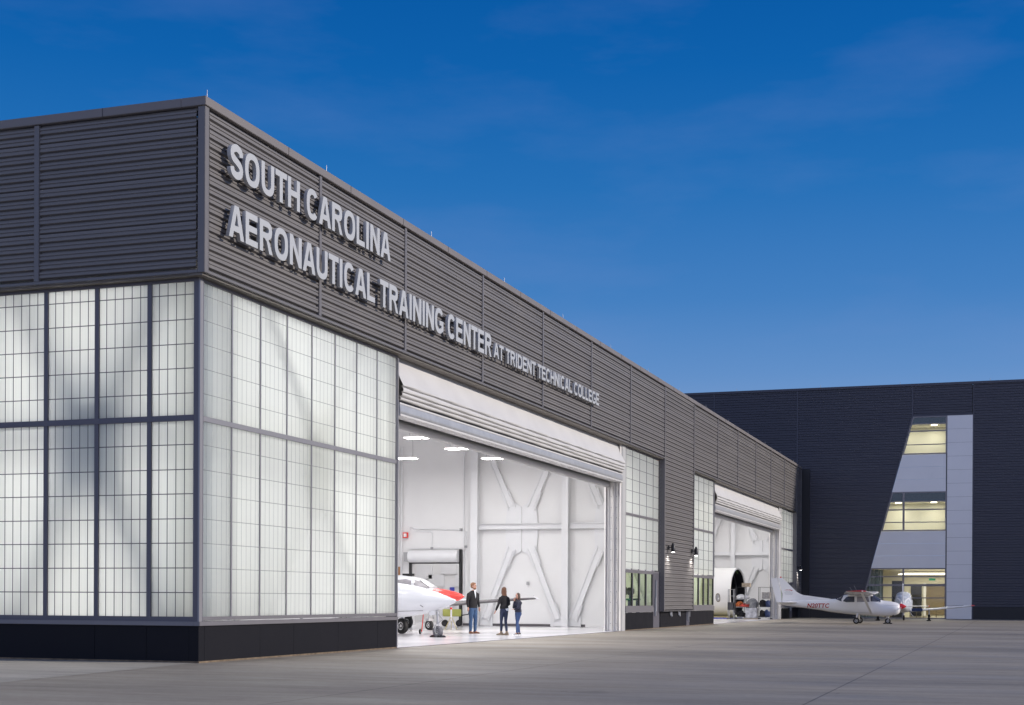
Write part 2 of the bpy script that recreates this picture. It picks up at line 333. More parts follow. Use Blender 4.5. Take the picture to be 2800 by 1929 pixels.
# ================================================================ SETTING
PC = 0.234                                     # how far the cladding stands proud of the glazing plane
g = B().add([(-600, -900, 0), (1500, -900, 0), (1500, 900, 0), (-600, 900, 0)], [(0, 1, 2, 3)]).obj('ground', M['apron'], kind='structure')
pv = B().add([(-0.05, 0.02, 0.004), (-0.05, 60, 0.004), (-60, 60, 0.004), (-60, -7.2, 0.004)], [(0, 1, 2, 3)]).obj('pavement', M['pave'], kind='structure')
fl = B().add([(0.2, 0.0, 0.004), (79.9, 0.0, 0.004), (79.9, 27.9, 0.004), (0.2, 27.9, 0.004)], [(0, 1, 2, 3)]).obj('floor', M['floor'], kind='structure')
th = B()
for a, b in ((9.46, 31.7), (50.4, 72.6)):
    th.box(a, b, -0.05, -0.01, 0.0, 0.012)
th.obj('threshold_line', M['kick'], kind='structure')

# ================================================================ HANGAR
H = thing('hangar', 'long dark grey ribbed metal hangar with glowing translucent panels and two open bay doors', 'hangar')
BAT = [4.63, 9.40, 15.04, 20.70, 26.44, 32.14, 38.16, 44.28, 50.13, 55.85, 61.68, 67.29, 72.95, 78.67]
ZB, ZT, ZC = 7.44, 10.60, 10.77
Yc = -PC
front = lambda u, z, o: (u, Yc - o + 0.042, z)
left = lambda u, z, o: (Yc - o + 0.042, u, z)
cl = B(); ed = [-PC + 0.13] + BAT + [80.94]
for a, b in zip(ed[:-1], ed[1:]):
    z0 = 7.545
    if abs(a - 38.16) < .01 or abs(a - 78.67) < .01: z0 = 0.80
    s = siding(front, a + 0.05, b - 0.05, z0, 10.585); cl.add(s.v, s.f)
cl.obj('front_siding', M['siding'], H)
cl = B()
LB = [-PC + 0.13, 3.55, 9.6, 15.6, 21.6, 28.0]
for a, b in zip(LB[:-1], LB[1:]):
    s = siding(left, a + 0.05, b - 0.05, 7.545, 10.585); cl.add(s.v, s.f)
cl.obj('side_siding', M['siding'], H)
# battens, corner trims and bottom trims
tr = B()
for x in BAT:
    z0 = 0.78 if x in (38.16, 44.28, 78.67) else 7.50
    tr.box(x - 0.06, x + 0.06, Yc - 0.022, Yc + 0.05, z0, 10.59)
tr.box(80.88, 81.0, Yc - 0.022, Yc + 0.05, 0.78, 10.59)
for y in LB[1:]:
    tr.box(Yc - 0.022, Yc + 0.05, y - 0.06, y + 0.06, 7.50, 10.59)
tr.box(Yc - 0.024, Yc + 0.13, Yc - 0.024, Yc + 0.13, ZB, 10.59)
tr.box(Yc + 0.13, 38.10, Yc - 0.018, Yc + 0.04, ZB + 0.0, 7.50); tr.box(44.34, 78.61, Yc - 0.018, Yc + 0.04, ZB, 7.50)
tr.box(Yc - 0.018, Yc + 0.04, Yc + 0.13, 28.0, ZB, 7.50)
tr.box(38.1, 44.34, Yc - 0.02, 0.0, 0.74, 0.775); tr.box(78.61, 81.0, Yc - 0.02, 0.0, 0.74, 0.775)
tr.obj('wall_trim', mat('trim_metal', (0.145, 0.138, 0.142), 0.45, 0, 0.04, 2), H, bevel=0.006)
co = B(); co.box(-PC - 0.05, 81.02, -PC - 0.05, 0.25, ZT, ZC); co.box(-PC - 0.05, 0.25, 0.25, 28.1, ZT, ZC)
co.obj('coping', M['coping'], H, bevel=0.008)
for i in range(1, 27): B().box(i * 3.05, i * 3.05 + 0.012, -PC - 0.056, -PC - 0.049, ZT + 0.003, ZC - 0.003).obj('coping_joint', M['dark'], H)
for i in range(0, 9): B().box(-PC - 0.056, -PC - 0.049, 2.0 + i * 3.05, 2.012 + i * 3.05, ZT + 0.003, ZC - 0.003).obj('coping_joint', M['dark'], H)
sf = B(); sf.box(-PC + 0.01, 38.1, -PC + 0.045, 0.10, 7.40, 7.438); sf.box(44.34, 78.61, -PC + 0.045, 0.10, 7.40, 7.438); sf.box(-PC + 0.045, 0.10, 0.10, 28, 7.40, 7.438)
sf.obj('soffit', M['soffit'], H)
rf = B().box(0.05, 81.0, 0.05, 28.0, 10.35, 10.5); rf.obj('roof', M['dark'], H)
for x in [-0.1, 5.0, 11.2, 17.0, 23.0, 29.2, 35.2, 41.2, 47.2, 53.2, 59.2, 65.2, 71.2, 77.2]:
    B().cyl((x, -PC + 0.03, ZC), (x, -PC + 0.03, ZC + 0.17), 0.008, 0.005, 6).obj('lightning_rod', M['rod'], H)
# inner skins, back wall, ceiling
sk = B()
sk.box(0.3, 80.0, 0.30, 0.40, 7.45, 10.2); sk.box(0.30, 0.40, 0.4, 27.9, 7.45, 10.2)
sk.box(0.3, 80.0, 27.9, 28.0, 0.0, 10.2); sk.box(38.4, 45.3, 0.30, 0.40, 0.0, 7.45); sk.box(79.3, 80, 0.3, 0.4, 0, 7.45)
sk.obj('inner_wall', M['white'], H)
B().box(0.3, 80.0, 0.3, 28.0, 10.2, 10.3).obj('ceiling', M['white'], H)
jo = B()
for y in [2.5, 5, 7.5, 10, 12.5, 15, 17.5, 20, 22.5, 25]:
    jo.box(0.4, 39.0, y - 0.06, y + 0.06, 9.15, 9.25); jo.box(0.4, 39.0, y - 0.06, y + 0.06, 9.95, 10.05)
    for k in range(32): jo.bar((0.6 + k * 1.2, y, 9.25), (1.2 + k * 1.2, y, 9.95), 0.05, 0.05); jo.bar((1.2 + k * 1.2, y, 9.95), (1.8 + k * 1.2, y, 9.25), 0.05, 0.05)
jo.obj('roof_joist', M['steelwhite'], H)
# partition 1 (x=39) with the opening for the roll-up door, partition 2 (x=80)
pw = B(); pw.box(39.0, 39.3, 0.4, 9.62, 0, 10.2); pw.box(39.0, 39.3, 9.62, 12.07, 2.98, 10.2); pw.box(39.0, 39.3, 12.07, 27.9, 0, 10.2)
B().box(80.0, 80.3, 0.4, 27.9, 0, 10.2).obj('partition_wall', M['white'], H)
pw.obj('partition_wall', M['white'], H)
# steel frames
def xbrace(fn, uc, half, depth, name='cross_brace', lo=True, wide=1.0):
    # fn(u,z,o) o = distance off the wall; gusset centre uc; braces up and down
    def P(u, z, o): return Vector(fn(u, z, o))
    s = B(); o0, o1 = depth, depth + 0.03
    gus = [(uc - 0.70, 5.47), (uc - 0.45, 5.72), (uc, 5.48), (uc + 0.45, 5.72), (uc + 0.70, 5.47), (uc + 0.80, 4.6), (uc + 0.73, 3.45), (uc + 0.45, 3.2), (uc, 3.47), (uc - 0.45, 3.2), (uc - 0.73, 3.45), (uc - 0.80, 4.6)]
    c = (uc, 4.55); n = len(gus)
    s.add([P(u, z, o0) for u, z in gus] + [P(u, z, o1) for u, z in gus] + [P(*c, o0), P(*c, o1)],
          [(i, (i + 1) % n, 2 * n) for i in range(n)] + [((i + 1) % n + n, i + n, 2 * n + 1) for i in range(n)] + [(i, i + n, (i + 1) % n + n, (i + 1) % n) for i in range(n)])
    nrm = (P(0, 0, 1) - P(0, 0, 0)).normalized()
    s.bar(P(uc, 3.47, o1 + 0.03), P(uc, 5.48, o1 + 0.03), 0.02, 0.06, nrm)
    for sg in (-1, 1):
        for (za, zb) in ((5.5, 8.4), (3.5, 0.35)):
            ua = uc + sg * 0.50; ub = uc + sg * (0.50 + (half - 0.75) * (1.0 if za > 5 else 1.0))
            a = P(ua, za, o1 + 0.05); b = P(ub, zb, o1 + 0.05); d = (b - a).normalized(); t = d.cross(nrm).normalized()
            s.bar(a - d * 0.3 * 0, b, 0.16 * wide, 0.02, nrm)
            for e in (-1, 1): s.bar(a + t * e * 0.09 * wide, b + t * e * 0.09 * wide, 0.025, 0.10, nrm)
            Ln = (b - a).length
            for (k0, k1) in ((-0.12, 0.75), (Ln - 0.75, Ln + 0.05)):
                for e in (-1, 1):
                    s.bar(a + d * k0 + t * e * 0.125 * wide + nrm * 0.02, a + d * k1 + t * e * 0.125 * wide + nrm * 0.02, 0.05, 0.04, nrm)
                    q = k0 + 0.05
                    while q < k1: s.bar(a + d * q + t * e * 0.15 * wide + nrm * 0.0, a + d * q + t * e * 0.15 * wide + nrm * 0.05, 0.035, 0.035, d); q += 0.09
            if zb < 1:
                v = [(ub - sg * 0.62, 0.02), (ub + sg * 0.28, 0.02), (ub + sg * 0.28, 0.95), (ub - sg * 0.12, 0.55), (ub - sg * 0.62, 0.45)]
                v = [(ub - sg * 0.35, 0.02), (uc + sg * half, 0.02), (uc + sg * half, 0.72), (ub - sg * 0.35, 0.48)]
                s.add([P(u, z, o0) for u, z in v] + [P(u, z, o1) for u, z in v], [(0, 1, 2, 3), (7, 6, 5, 4), (0, 4, 5, 1), (1, 5, 6, 2), (2, 6, 7, 3), (3, 7, 4, 0)])
    return s
part1 = lambda u, z, o: (39.0 - o, u, z)
part2 = lambda u, z, o: (80.0 - o, u, z)
side = lambda u, z, o: (0.50 + o, u, z)
frnt = lambda u, z, o: (u, 0.60 + o, z)
xbrace(part1, 6.62, 2.0, 0.06, wide=1.35).obj('cross_brace', M['steelwhite'], H)
xbrace(part1, 2.38, 2.0, 0.06, wide=1.35).obj('cross_brace', M['steelwhite'], H)
xbrace(part2, 6.6, 2.0, 0.06, wide=1.35).obj('cross_brace', M['steelwhite'], H)
xbrace(part2, 2.35, 2.0, 0.06, wide=1.35).obj('cross_brace', M['steelwhite'], H)
for yc in (2.62, 7.6, 12.6): xbrace(side, yc, 2.25, 0.0, wide=1.9).obj('cross_brace', M['steelwhite'], H)
xbrace(frnt, 5.2, 3.2, 0.0, wide=1.3).obj('cross_brace', M['steelwhite'], H)
def column(x0, x1, y0, y1, z1=10.2, web='y'):   # wide-flange column
    s = B(); t = 0.025
    if web == 'y': s.box(x0, x0 + t, y0, y1, 0, z1); s.box(x1 - t, x1, y0, y1, 0, z1); s.box(x0 + t, x1 - t, (y0 + y1) / 2 - 0.012, (y0 + y1) / 2 + 0.012, 0, z1)
    else: s.box(x0, x1, y0, y0 + t, 0, z1); s.box(x0, x1, y1 - t, y1, 0, z1); s.box((x0 + x1) / 2 - 0.012, (x0 + x1) / 2 + 0.012, y0 + t, y1 - t, 0, z1)
    s.obj('column', M['steelwhite'], H)
column(38.62, 38.97, 4.31, 4.62); column(38.62, 38.97, 8.68, 9.02); column(38.62, 38.97, 0.42, 0.72)
column(79.62, 79.97, 4.28, 4.58); column(79.62, 79.97, 8.7, 9.0)
for y in (0.45, 4.9, 10.1, 15.1, 20.1): column(0.42, 0.72, y, y + 0.3)
for x in (1.35, 8.75): column(x, x + 0.3, 0.46, 0.74, web='x')
bm_ = B()
bm_.box(38.70, 38.96, 0.72, 4.31, 4.45, 4.47); bm_.box(38.70, 38.96, 4.62, 8.68, 4.45, 4.47); bm_.box(38.70, 38.96, 0.72, 4.31, 4.69, 4.71); bm_.box(38.70, 38.96, 4.62, 8.68, 4.69, 4.71)
bm_.box(38.82, 38.84, 0.72, 4.31, 4.47, 4.69); bm_.box(38.82, 38.84, 4.62, 8.68, 4.47, 4.69)
bm_.box(79.70, 79.96, 0.4, 4.28, 4.45, 4.71); bm_.box(79.70, 79.96, 4.58, 8.7, 4.45, 4.71)
bm_.box(0.36, 0.62, 0.75, 28, 4.60, 4.86); bm_.box(0.5, 9.2, 0.38, 0.62, 4.60, 4.86)
bm_.obj('horizontal_beam', M['steelwhite'], H)
for a, b in ((0.75, 1.2), (3.6, 4.3), (5.2, 8.05), (9.05, 9.5), (12.2, 27.8)): B().box(38.975, 38.998, a, b, 0.004, 0.115).obj('baseboard', M['kick'], H)
for a, b in ((0.75, 4.2), (4.6, 8.6)): B().box(79.975, 79.998, a, b, 0.004, 0.115).obj('baseboard', M['kick'], H)

# translucent wall panels: each one framed panel, grid as surface pattern
ROWS = [1.355, 1.83, 2.31, 2.78, 3.26, 3.73, 4.21]; ROWS2 = [5.20, 5.68, 6.15, 6.62, 7.10]
M['gridpale'] = mat('pale_grid', (0.26, 0.28, 0.28), 0.6)
def wallpanel(fn, u0, u1, z0, z1, rows, nst, gw, name='translucent_panel'):
    s = B(); s.add([fn(u0, z0, 0), fn(u1, z0, 0), fn(u1, z1, 0), fn(u0, z1, 0)], [(0, 1, 2, 3)])
    o = s.obj(name, M['panel'], H)
    gl = B()
    def strip(ua, ub, za, zb, off): gl.add([fn(ua, za, off), fn(ub, za, off), fn(ub, zb, off), fn(ua, zb, off)], [(0, 1, 2, 3)])
    for r_ in rows:
        if z0 < r_ < z1: strip(u0, u1, r_ - gw * .5, r_ + gw * .5, 0.010)
    for i in range(1, nst): 
        u = u0 + (u1 - u0) * i / nst; strip(u - gw * .5, u + gw * .5, z0, z1, 0.014)
    gl.obj('grid', M['gridpale'] if gw < 0.013 else M['gridline'], o)
    return o
gf = lambda u, z, o: (u, 0.03 - o, z)
gs = lambda u, z, o: (0.03 - o, u, z)
def bank(fn, edges, z0, flr, gw, nst=6, first=None):
    for k, (a, b) in enumerate(zip(edges[:-1], edges[1:])):
        n = nst if (b - a) > 1.1 else max(2, round((b - a) / 0.2))
        if z0 < 4: wallpanel(fn, a + 0.02, b - 0.02, z0, 4.67, ROWS, n, gw)
        wallpanel(fn, a + 0.02, b - 0.02, 4.76, 7.34, ROWS2, n, gw)
fe = [0.10 + i * 1.169 for i in range(9)]
bank(gf, fe, 0.88, 0, 0.012)
se = [0.12, 1.11, 2.31, 3.50, 4.70, 5.90, 7.10, 8.3, 9.5, 10.7, 11.9, 13.1, 14.3, 15.5, 16.7, 17.9, 19.1, 20.3, 21.5, 22.7]
bank(gs, se, 0.88, 0, 0.018)
g1 = [32.32 + i * 1.196 for i in range(6)]; g2 = [45.40 + i * 1.24 for i in range(5)]; g3 = [73.2 + i * 1.21 for i in range(6)]
for gg in (g1, g2, g3): bank(gf, gg, 2.52 if gg is not None else 0, 0, 0.022)
# frames
def hframe(fn, u0, u1, za, zb, o0, o1):
    P = [fn(u, z, o) for o in (o0, o1) for u, z in ((u0, za), (u1, za), (u1, zb), (u0, zb))]
    return (P, [(0, 3, 2, 1), (4, 5, 6, 7), (0, 1, 5, 4), (1, 2, 6, 5), (2, 3, 7, 6), (3, 0, 4, 7)])
for (a, b, zz) in ((0.0, 9.46, 0.82), (32.3, 38.32, 2.40), (45.36, 50.4, 2.40), (73.16, 79.3, 2.40)):
    a0 = a + (0.11 if a == 0 else 0)
    B().add(*hframe(gf, a0, b, 7.34, 7.399, -0.05, 0.05)).obj('head_frame', M['sill'], H, bevel=0.004)
    B().add(*hframe(gf, a0, b, 4.665, 4.765, -0.05, 0.03)).obj('transom', M['mullion'] if a == 0 else M['sill'], H, bevel=0.004)
    B().add(*hframe(gf, a0, b, zz, zz + 0.07 if zz > 1 else 0.89, -0.05, 0.05)).obj('bottom_rail', M['sill'], H, bevel=0.004)
for gg, z0 in ((fe, 0.89), (g1, 2.47), (g2, 2.47), (g3, 2.47)):
    wd = 0.021 if z0 < 1 else 0.018
    for u in gg[1:-1]: B().add(*hframe(gf, u - wd, u + wd, z0, 7.34, -0.04, 0.018)).obj('mullion', M['mullion'], H)
    u = gg[-1]; B().add(*hframe(gf, u - 0.0, u + 0.05, 0.02 if z0 < 1 else z0, 7.34, -0.25, 0.06)).obj('end_post', M['mullion'], H)
    if z0 > 1: u = gg[0]; B().add(*hframe(gf, u - 0.04, u + 0.01, z0, 7.34, -0.05, 0.05)).obj('end_post', M['mullion'], H)
for nm_, za, zb, oo in (('head_frame', 7.34, 7.399, .05), ('transom', 4.665, 4.775, .055), ('bottom_rail', 0.80, 0.89, .05)):
    B().add(*hframe(gs, 0.11, 28, za, zb, -0.05, oo)).obj(nm_, M['frame'], H, bevel=0.004)
for u in se[1:]: B().add(*hframe(gs, u - 0.045, u + 0.045, 0.89, 7.34, -0.04, 0.04)).obj('side_mullion', M['frame'], H)
B().box(-0.03, 0.11, -0.03, 0.11, 0.80, 7.399).obj('corner_post', M['frame'], H, bevel=0.004)
B().box(-0.032, -0.0, -0.034, 0.0, 0.80, 7.398).box(0.0, 0.07, -0.036, -0.031, 0.80, 7.398).obj('corner_trim', M['mullion'], H)
# fillet of the sill and dark base panels
B().box(-0.06, 9.47, -0.06, 0.06, 0.715, 0.80).box(-0.06, 0.06, 0.06, 28, 0.715, 0.80).obj('sill', M['sill'], H, bevel=0.006)
for a, b in ((32.3, 37.05), (45.36, 50.4), (73.2, 79.3)): B().box(a, b, -0.05, 0.06, 0.73, 0.94).obj('sill', M['sill'], H, bevel=0.006)
def basepan(edges, axis, d=0.0):
    for a, b in zip(edges[:-1], edges[1:]):
        s = B()
        if axis == 0: s.box(a + 0.004, b - 0.004, -0.012, 0.2, 0.035, 0.713)
        else: s.box(-0.012, 0.2, a + 0.004, b - 0.004, 0.035, 0.713)
        s.obj('base_panel', M['base'], H)
basepan([0.2, 2.4, 3.9, 6.1, 8.3, 9.44], 0); B().box(-0.012, 0.196, -0.012, 0.2, 0.035, 0.713).obj('base_panel', M['base'], H)
basepan([0.2, 1.15, 2.33, 5.3, 8.3, 11.3, 14.3, 17.3, 20.3, 24, 28], 1)
basepan([32.3, 37.05], 0); basepan([38.4, 43.7], 0); basepan([44.4, 50.4], 0); basepan([73.2, 77.0], 0); basepan([77.9, 81.0], 0)
M['plinth'] = mat('plinth_concrete', (0.16, 0.12, 0.08), 0.9, 0, 0.5, 6)
for q in ((-0.03, 9.45, -0.03, 0.15), (-0.03, 0.15, 0.15, 28), (32.3, 50.4, -0.02, 0.15), (73.2, 81, -0.02, 0.15)): B().box(*q, 0, 0.034).obj('plinth', M['plinth'], H)
# return faces of the solid ribbed bays
rb = B()
for x in (38.16, 78.67):
    rb.box(x - 0.055, x - 0.052, Yc + 0.05, 0.1, 0.78, 7.44)
for k in range(37):
    z = 0.86 + 0.178 * k
    rb.box(38.06, 38.11, -0.08, 0.02, z, z + 0.10)
rb.box(44.34, 44.36, Yc + 0.05, 0.1, 0.78, 7.44)
rb.obj('rib_return', M['siding'], H)
B().box(38.28, 39.0, 0.02, 0.2, 0.7, 7.4).box(44.34, 45.36, 0.02, 0.2, 0.0, 7.4).box(79.3, 80.9, 0.02, 0.2, 0, 7.4).obj('backing_wall', M['dark'], H)
# vision windows at the foot of the bays
def viswin(x0, x1, n):
    wd = B(); wd.box(x0, x1, -0.03, 0.05, 0.94, 1.0); wd.box(x0, x1, -0.03, 0.05, 2.34, 2.40)
    e = [x0 + (x1 - x0) * i / n for i in range(n + 1)]
    for u in e: wd.box(u - 0.035, u + 0.035, -0.02, 0.05, 1.0, 2.34)
    f = wd.obj('window', M['sill'], H)
    for u in e[1:]: B().box(u - 0.09, u - 0.036, 0.0, 0.05, 1.0, 2.34).obj('gasket', M['black'], f)
    pn = B()
    for a, b in zip(e[:-1], e[1:]): pn.add([(a + .03, 0.02, 1.0), (b - .03, 0.02, 1.0), (b - .03, 0.02, 2.34), (a + .03, 0.02, 2.34)], [(0, 1, 2, 3)])
    pn.obj('pane', M['glass'], f)
viswin(32.34, 37.0, 4); viswin(45.40, 50.3, 4); viswin(73.2, 76.9, 4)
for x0 in (37.06, 77.05):
    d = B().box(x0, x0 + 1.15, -0.02, 0.06, 0.03, 2.40).obj('door', M['frame'], H, bevel=0.01)
    h = B().box(x0 + 0.30, x0 + 0.38, -0.09, -0.03, 0.75, 2.1).box(x0 + 0.20, x0 + 0.26, -0.09, -0.03, 0.55, 1.35).obj('door_track', M['galv'], d)
d = B().box(43.72, 44.38, -0.03, 0.05, 0.03, 0.77).obj('door', M['frame'], H)
B().box(43.8, 43.86, -0.09, -0.03, 0.3, 0.75).box(44.05, 44.1, -0.09, -0.03, 0.2, 0.75).box(44.25, 44.3, -0.09, -0.03, 0.45, 0.78).obj('door_track', M['galv'], d)
for x in (40.2, 41.9):
    B().tube([(x, -0.05, 0.76), (x, -0.06, 0.56), (x, -0.14, 0.50)], 0.035).tube([(x + 0.22, -0.05, 0.76), (x + 0.22, -0.06, 0.52)], 0.04).obj('drain_pipe', M['galv'], H, smooth=True)

# fabric bay doors
def baydoor(x0, x1):
    prof = [(0.12, 7.42), (0.08, 7.24), (0.03, 7.08), (-0.03, 6.93), (-0.09, 6.80), (-0.145, 6.70), (-0.155, 6.66), (-0.13, 6.64), (-0.06, 6.635),
            (-0.13, 6.61), (-0.155, 6.56), (-0.14, 6.51), (-0.05, 6.495), (-0.11, 6.47), (-0.125, 6.43), (-0.10, 6.395), (-0.02, 6.385), (-0.07, 6.365), (-0.08, 6.33), (-0.05, 6.29), (0.06, 6.28), (0.10, 6.28)]
    rings = []; n = 60
    for k in range(n + 1):
        x = x0 + (x1 - x0) * k / n
        rings.append([(x, y + 0.012 * math.sin(k * 1.7 + i * 0.3) * (1 if 1 < i < 8 else .3), z + 0.008 * math.sin(k * 0.9 + i)) for i, (y, z) in enumerate(prof)])
    s = B(); s.loft(rings, close=False, caps=False)
    d = s.obj('fabric_door', M['fabric'], H, smooth=True, angle=60)
    pr = []
    for i in range(9): a = math.pi * (0.5 + i / 8.0); pr.append((0.05 + 0.10 * math.cos(a), 6.02 + 0.075 * math.sin(a)))
    bb = B(); bb.prism([(-0.03, 6.20), (0.25, 6.20), (0.25, 5.95), (-0.0, 5.95), (-0.05, 5.97), (-0.06, 6.02), (-0.05, 6.12), (-0.04, 6.17)], 0, x0 + 0.02, x1 - 0.02)
    bb.obj('bottom_beam', M['galv'], d, bevel=0.01)
    B().box(x0 + 0.02, x1 - 0.02, -0.065, 0.28, 5.90, 5.948).box(x0 + 0.02, x1 - 0.02, -0.045, -0.035, 6.19, 6.235).obj('edge_strip', M['fabric'], d)
    B().box(x0, x1, 0.02, 0.26, 6.205, 6.28).obj('gap_shade_bar', M['black'], d)  # solid black bar stands in for the shade in the gap
    t = B(); t.cyl((x0 + 0.02, 0.58, 5.83), (x1 - 0.02, 0.58, 5.83), 0.13, 0.13, 20); t.box(x0, x1, 0.56, 0.62, 5.9, 7.45)
    t.obj('inner_curtain', M['fabric'], d, smooth=True)
    # right jamb: channel guides and cover plate
    gd = B()
    for yy in (0.02, 0.12, 0.26, 0.33, 0.50, 0.60):
        gd.box(x1 - 0.10 - 0.06 * (yy in (0.02, 0.26, 0.60)), x1, yy, yy + 0.022, 0, 7.4)
    gd.box(x1, x1 + 0.03, 0.0, 0.70, 0, 7.4)
    gd.obj('guide_rail', M['guide'], d)
    bo = B()
    for k in range(14):
        for yy in (0.19, 0.42): bo.cyl((x1 - 0.012, yy, 0.3 + k * 0.42), (x1, yy, 0.3 + k * 0.42), 0.012, 0.012, 6)
    bo.obj('bolt', M['dark'], d)
    B().box(x1 + 0.04, x1 + 0.60, -0.02, 0.30, 0, 7.40).obj('jamb_cover', mat('jamb_grey', (0.46, 0.46, 0.46), 0.5, 0, 0.08, 2, 0, 1, 0.5, (1, 1, .3)), d, bevel=0.01)
    B().box(x0 - 0.0, x0 + 0.05, 0.08, 0.70, 0, 7.4).obj('jamb', M['guide'], d)
baydoor(9.515, 31.68); baydoor(50.46, 72.6)

# conduits, electrical boxes on the partition
cn = B()
def yz(x, pts, r=0.022): cn.tube([(x, a, b) for a, b in pts], r, 6)
yz(38.93, [(9.46, 0.2), (9.46, 8.6)], 0.03); yz(38.93, [(12.0, 4.55), (9.6, 4.45)]); yz(38.93, [(12.25, 4.4), (12.2, 4.62), (11.98, 4.58), (11.9, 4.42), (11.15, 4.4), (11.05, 4.3), (11.05, 3.65)])
yz(38.93, [(12.2, 3.6), (11.05, 3.6), (9.6, 3.6)]); yz(38.93, [(9.35, 4.4), (9.35, 3.7)]); yz(38.9, [(12.6, 0.2), (12.6, 8.4)], 0.04); yz(38.9, [(12.75, 0.2), (12.75, 8.4)], 0.04)
cn.tube([(10, 9.8, 8.95), (38.9, 9.8, 8.95)], 0.05, 6); cn.tube([(10, 8.2, 9.0), (38.9, 8.2, 9.0)], 0.06, 6)
cn.obj('conduit', M['grey'] if False else M['steelwhite'], H)
B().tube([(38.85, 12.68, 1.9), (38.85, 12.68, 2.75)], 0.05).obj('copper_pipe', M['copper'], H)
B().box(38.86, 38.97, 11.0, 11.1, 3.56, 3.66).box(38.86, 38.97, 9.55, 9.65, 4.4, 4.52).box(38.86, 38.97, 9.3, 9.4, 3.62, 3.72).box(38.86, 38.97, 6.25, 6.36, 1.9, 2.05).obj('junction_box', M['grey'], H)
# roll-up door in the partition
rd = B(); rd.box(38.80, 38.98, 9.54, 9.64, 0, 3.55).box(38.80, 38.98, 12.07, 12.16, 0, 2.98).box(38.80, 38.98, 9.64, 12.07, 2.88, 2.98)
rdo = rd.obj('rolling_door', M['black'], H)
B().cyl((38.72, 9.64, 3.22), (38.72, 12.1, 3.22), 0.28, 0.28, 20).obj('door_roll', M['steelwhite'], rdo, smooth=True)
B().box(38.6, 38.9, 12.14, 12.36, 2.98, 3.42).obj('door_motor', M['grey'], rdo)
tag(B().box(38.84, 38.97, 12.26, 12.5, 4.10, 4.36).obj('fire_alarm', M['brightred']), 'small red alarm box with white strobe on the white hangar wall above the rolling door', 'alarm')
B().box(38.82, 38.838, 12.31, 12.45, 4.15, 4.31).obj('strobe', M['white'], bpy.data.objects['fire_alarm'])
# room behind the rolling door
rm = B(); rm.box(47.0, 47.2, 8.5, 19, 0, 5.0)
rmo = rm.obj('office_partition', M['white'], H)
cab = B()
for y, z0, z1 in ((13.6, 1.9, 2.5), (12.1, 1.9, 2.5), (12.9, 2.55, 3.1), (14.3, 2.3, 3.0)): cab.box(46.9, 46.99, y, y + 0.9, z0, z1)
cab.obj('wall_cabinet', M['steelwhite'], H)
for y, mm in ((11.55, 'grey'),):
    B().box(46.92, 46.99, y, y + 0.75, 0.05, 1.85).obj('inner_door', M[mm], H, bevel=0.01)
    B().box(46.90, 46.99, y - 0.08, y - 0.01, 0.0, 1.95).box(46.90, 46.99, y + 0.76, y + 0.83, 0.0, 1.95).obj('door_frame', M['black'], H)
B().box(46.93, 46.99, 13.05, 13.3, .9, 1.85).obj('notice_board', M['blue'], H)
for y in (12.35, 11.45):
    q = thing('wall_clock', 'black and white round clock unit %s beyond the rolling door' % ('left, above the blue door' if y > 12 else 'right, above the grey door'), 'clock', (46.9, y, 2.0), 0, 'clock units beyond the rolling door')
    B().box(-0.06, 0, -0.2, 0.2, 0, 0.42).obj('housing', M['black'], q); B().cyl((-0.07, 0, 0.26), (-0.061, 0, 0.26), 0.12, 0.12, 16).obj('dial', M['white'], q); B().box(-0.065, -0.061, -0.15, 0.15, 0.02, 0.1).obj('plate', M['white'], q)

# ceiling lights, then added fill lights
def ceiling_light(x, y, z, lab):
    t = thing('ceiling_light', lab, 'ceiling light', (x, y, z), 0, 'bright twin high bay lights under the hangar ceiling')
    B().box(-0.30, 0.30, -0.56, -0.03, 0.03, 0.09).box(-0.30, 0.30, 0.03, 0.56, 0.03, 0.09).obj('housing', M['white'], t)
    B().box(-0.26, 0.26, -0.53, -0.06, 0.012, 0.029).box(-0.26, 0.26, 0.06, 0.53, 0.012, 0.029).obj('diffuser', M['lampglow'], t)
    B().cyl((0, -0.4, 0.09), (0, -0.4, 10.2 - z), 0.008).cyl((0, 0.4, 0.09), (0, 0.4, 10.2 - z), 0.008).obj('cable', M['grey'], t)
    return t
LP1 = 72.0
def alight(x, y, z, pw, sx, sy, col=(1, 0.985, 0.985)):
    l = bpy.data.lights.new('area_light', 'AREA'); l.shape = 'RECTANGLE'; l.size = sx; l.size_y = sy; l.energy = pw; l.color = col
    o = bpy.data.objects.new('area_light', l); C.objects.link(o); o.location = (x, y, z); return o
base = None
vis = {(26.7, 6.6): 'ceiling light nearest the camera in the open bay, twin bright panels', (30.9, 6.6): 'second ceiling light along the row seen through the open bay', (35.2, 6.6): 'farthest ceiling light of the row, in front of the braced wall', (34.1, 10.4): 'ceiling light half hidden behind the left jamb of the open bay'}
k = 0
for x in (5.4, 9.7, 13.9, 18.2, 22.4, 26.7, 30.9, 35.2):
    for y in (6.6, 10.4, 16.0, 22.0):
        xx = x - 1.1 if y == 10.4 else x
        lab = vis.get((round(xx, 1), y))
        if lab: ceiling_light(xx, y, 7.32, lab)
        alight(xx, y, 7.30, LP1, 0.9, 1.1).parent = None
for y in (2.6, 6.5, 10.5, 14.5, 19): alight(3.6, y, 8.6, 52, 1.2, 1.4)  # fill lights without fixtures, added to brighten the side panels from behind
for x in (3.6, 7.6): alight(x, 3.6, 8.6, 50, 1.2, 1.4)  # unseen fill lights added behind the front glazing panels
for x in (11.5, 15.5, 19.5, 23.5, 27.5, 31): alight(x, 3.0, 7.30, 135, 0.9, 1.1)  # unseen row added so more light spills out onto the apron
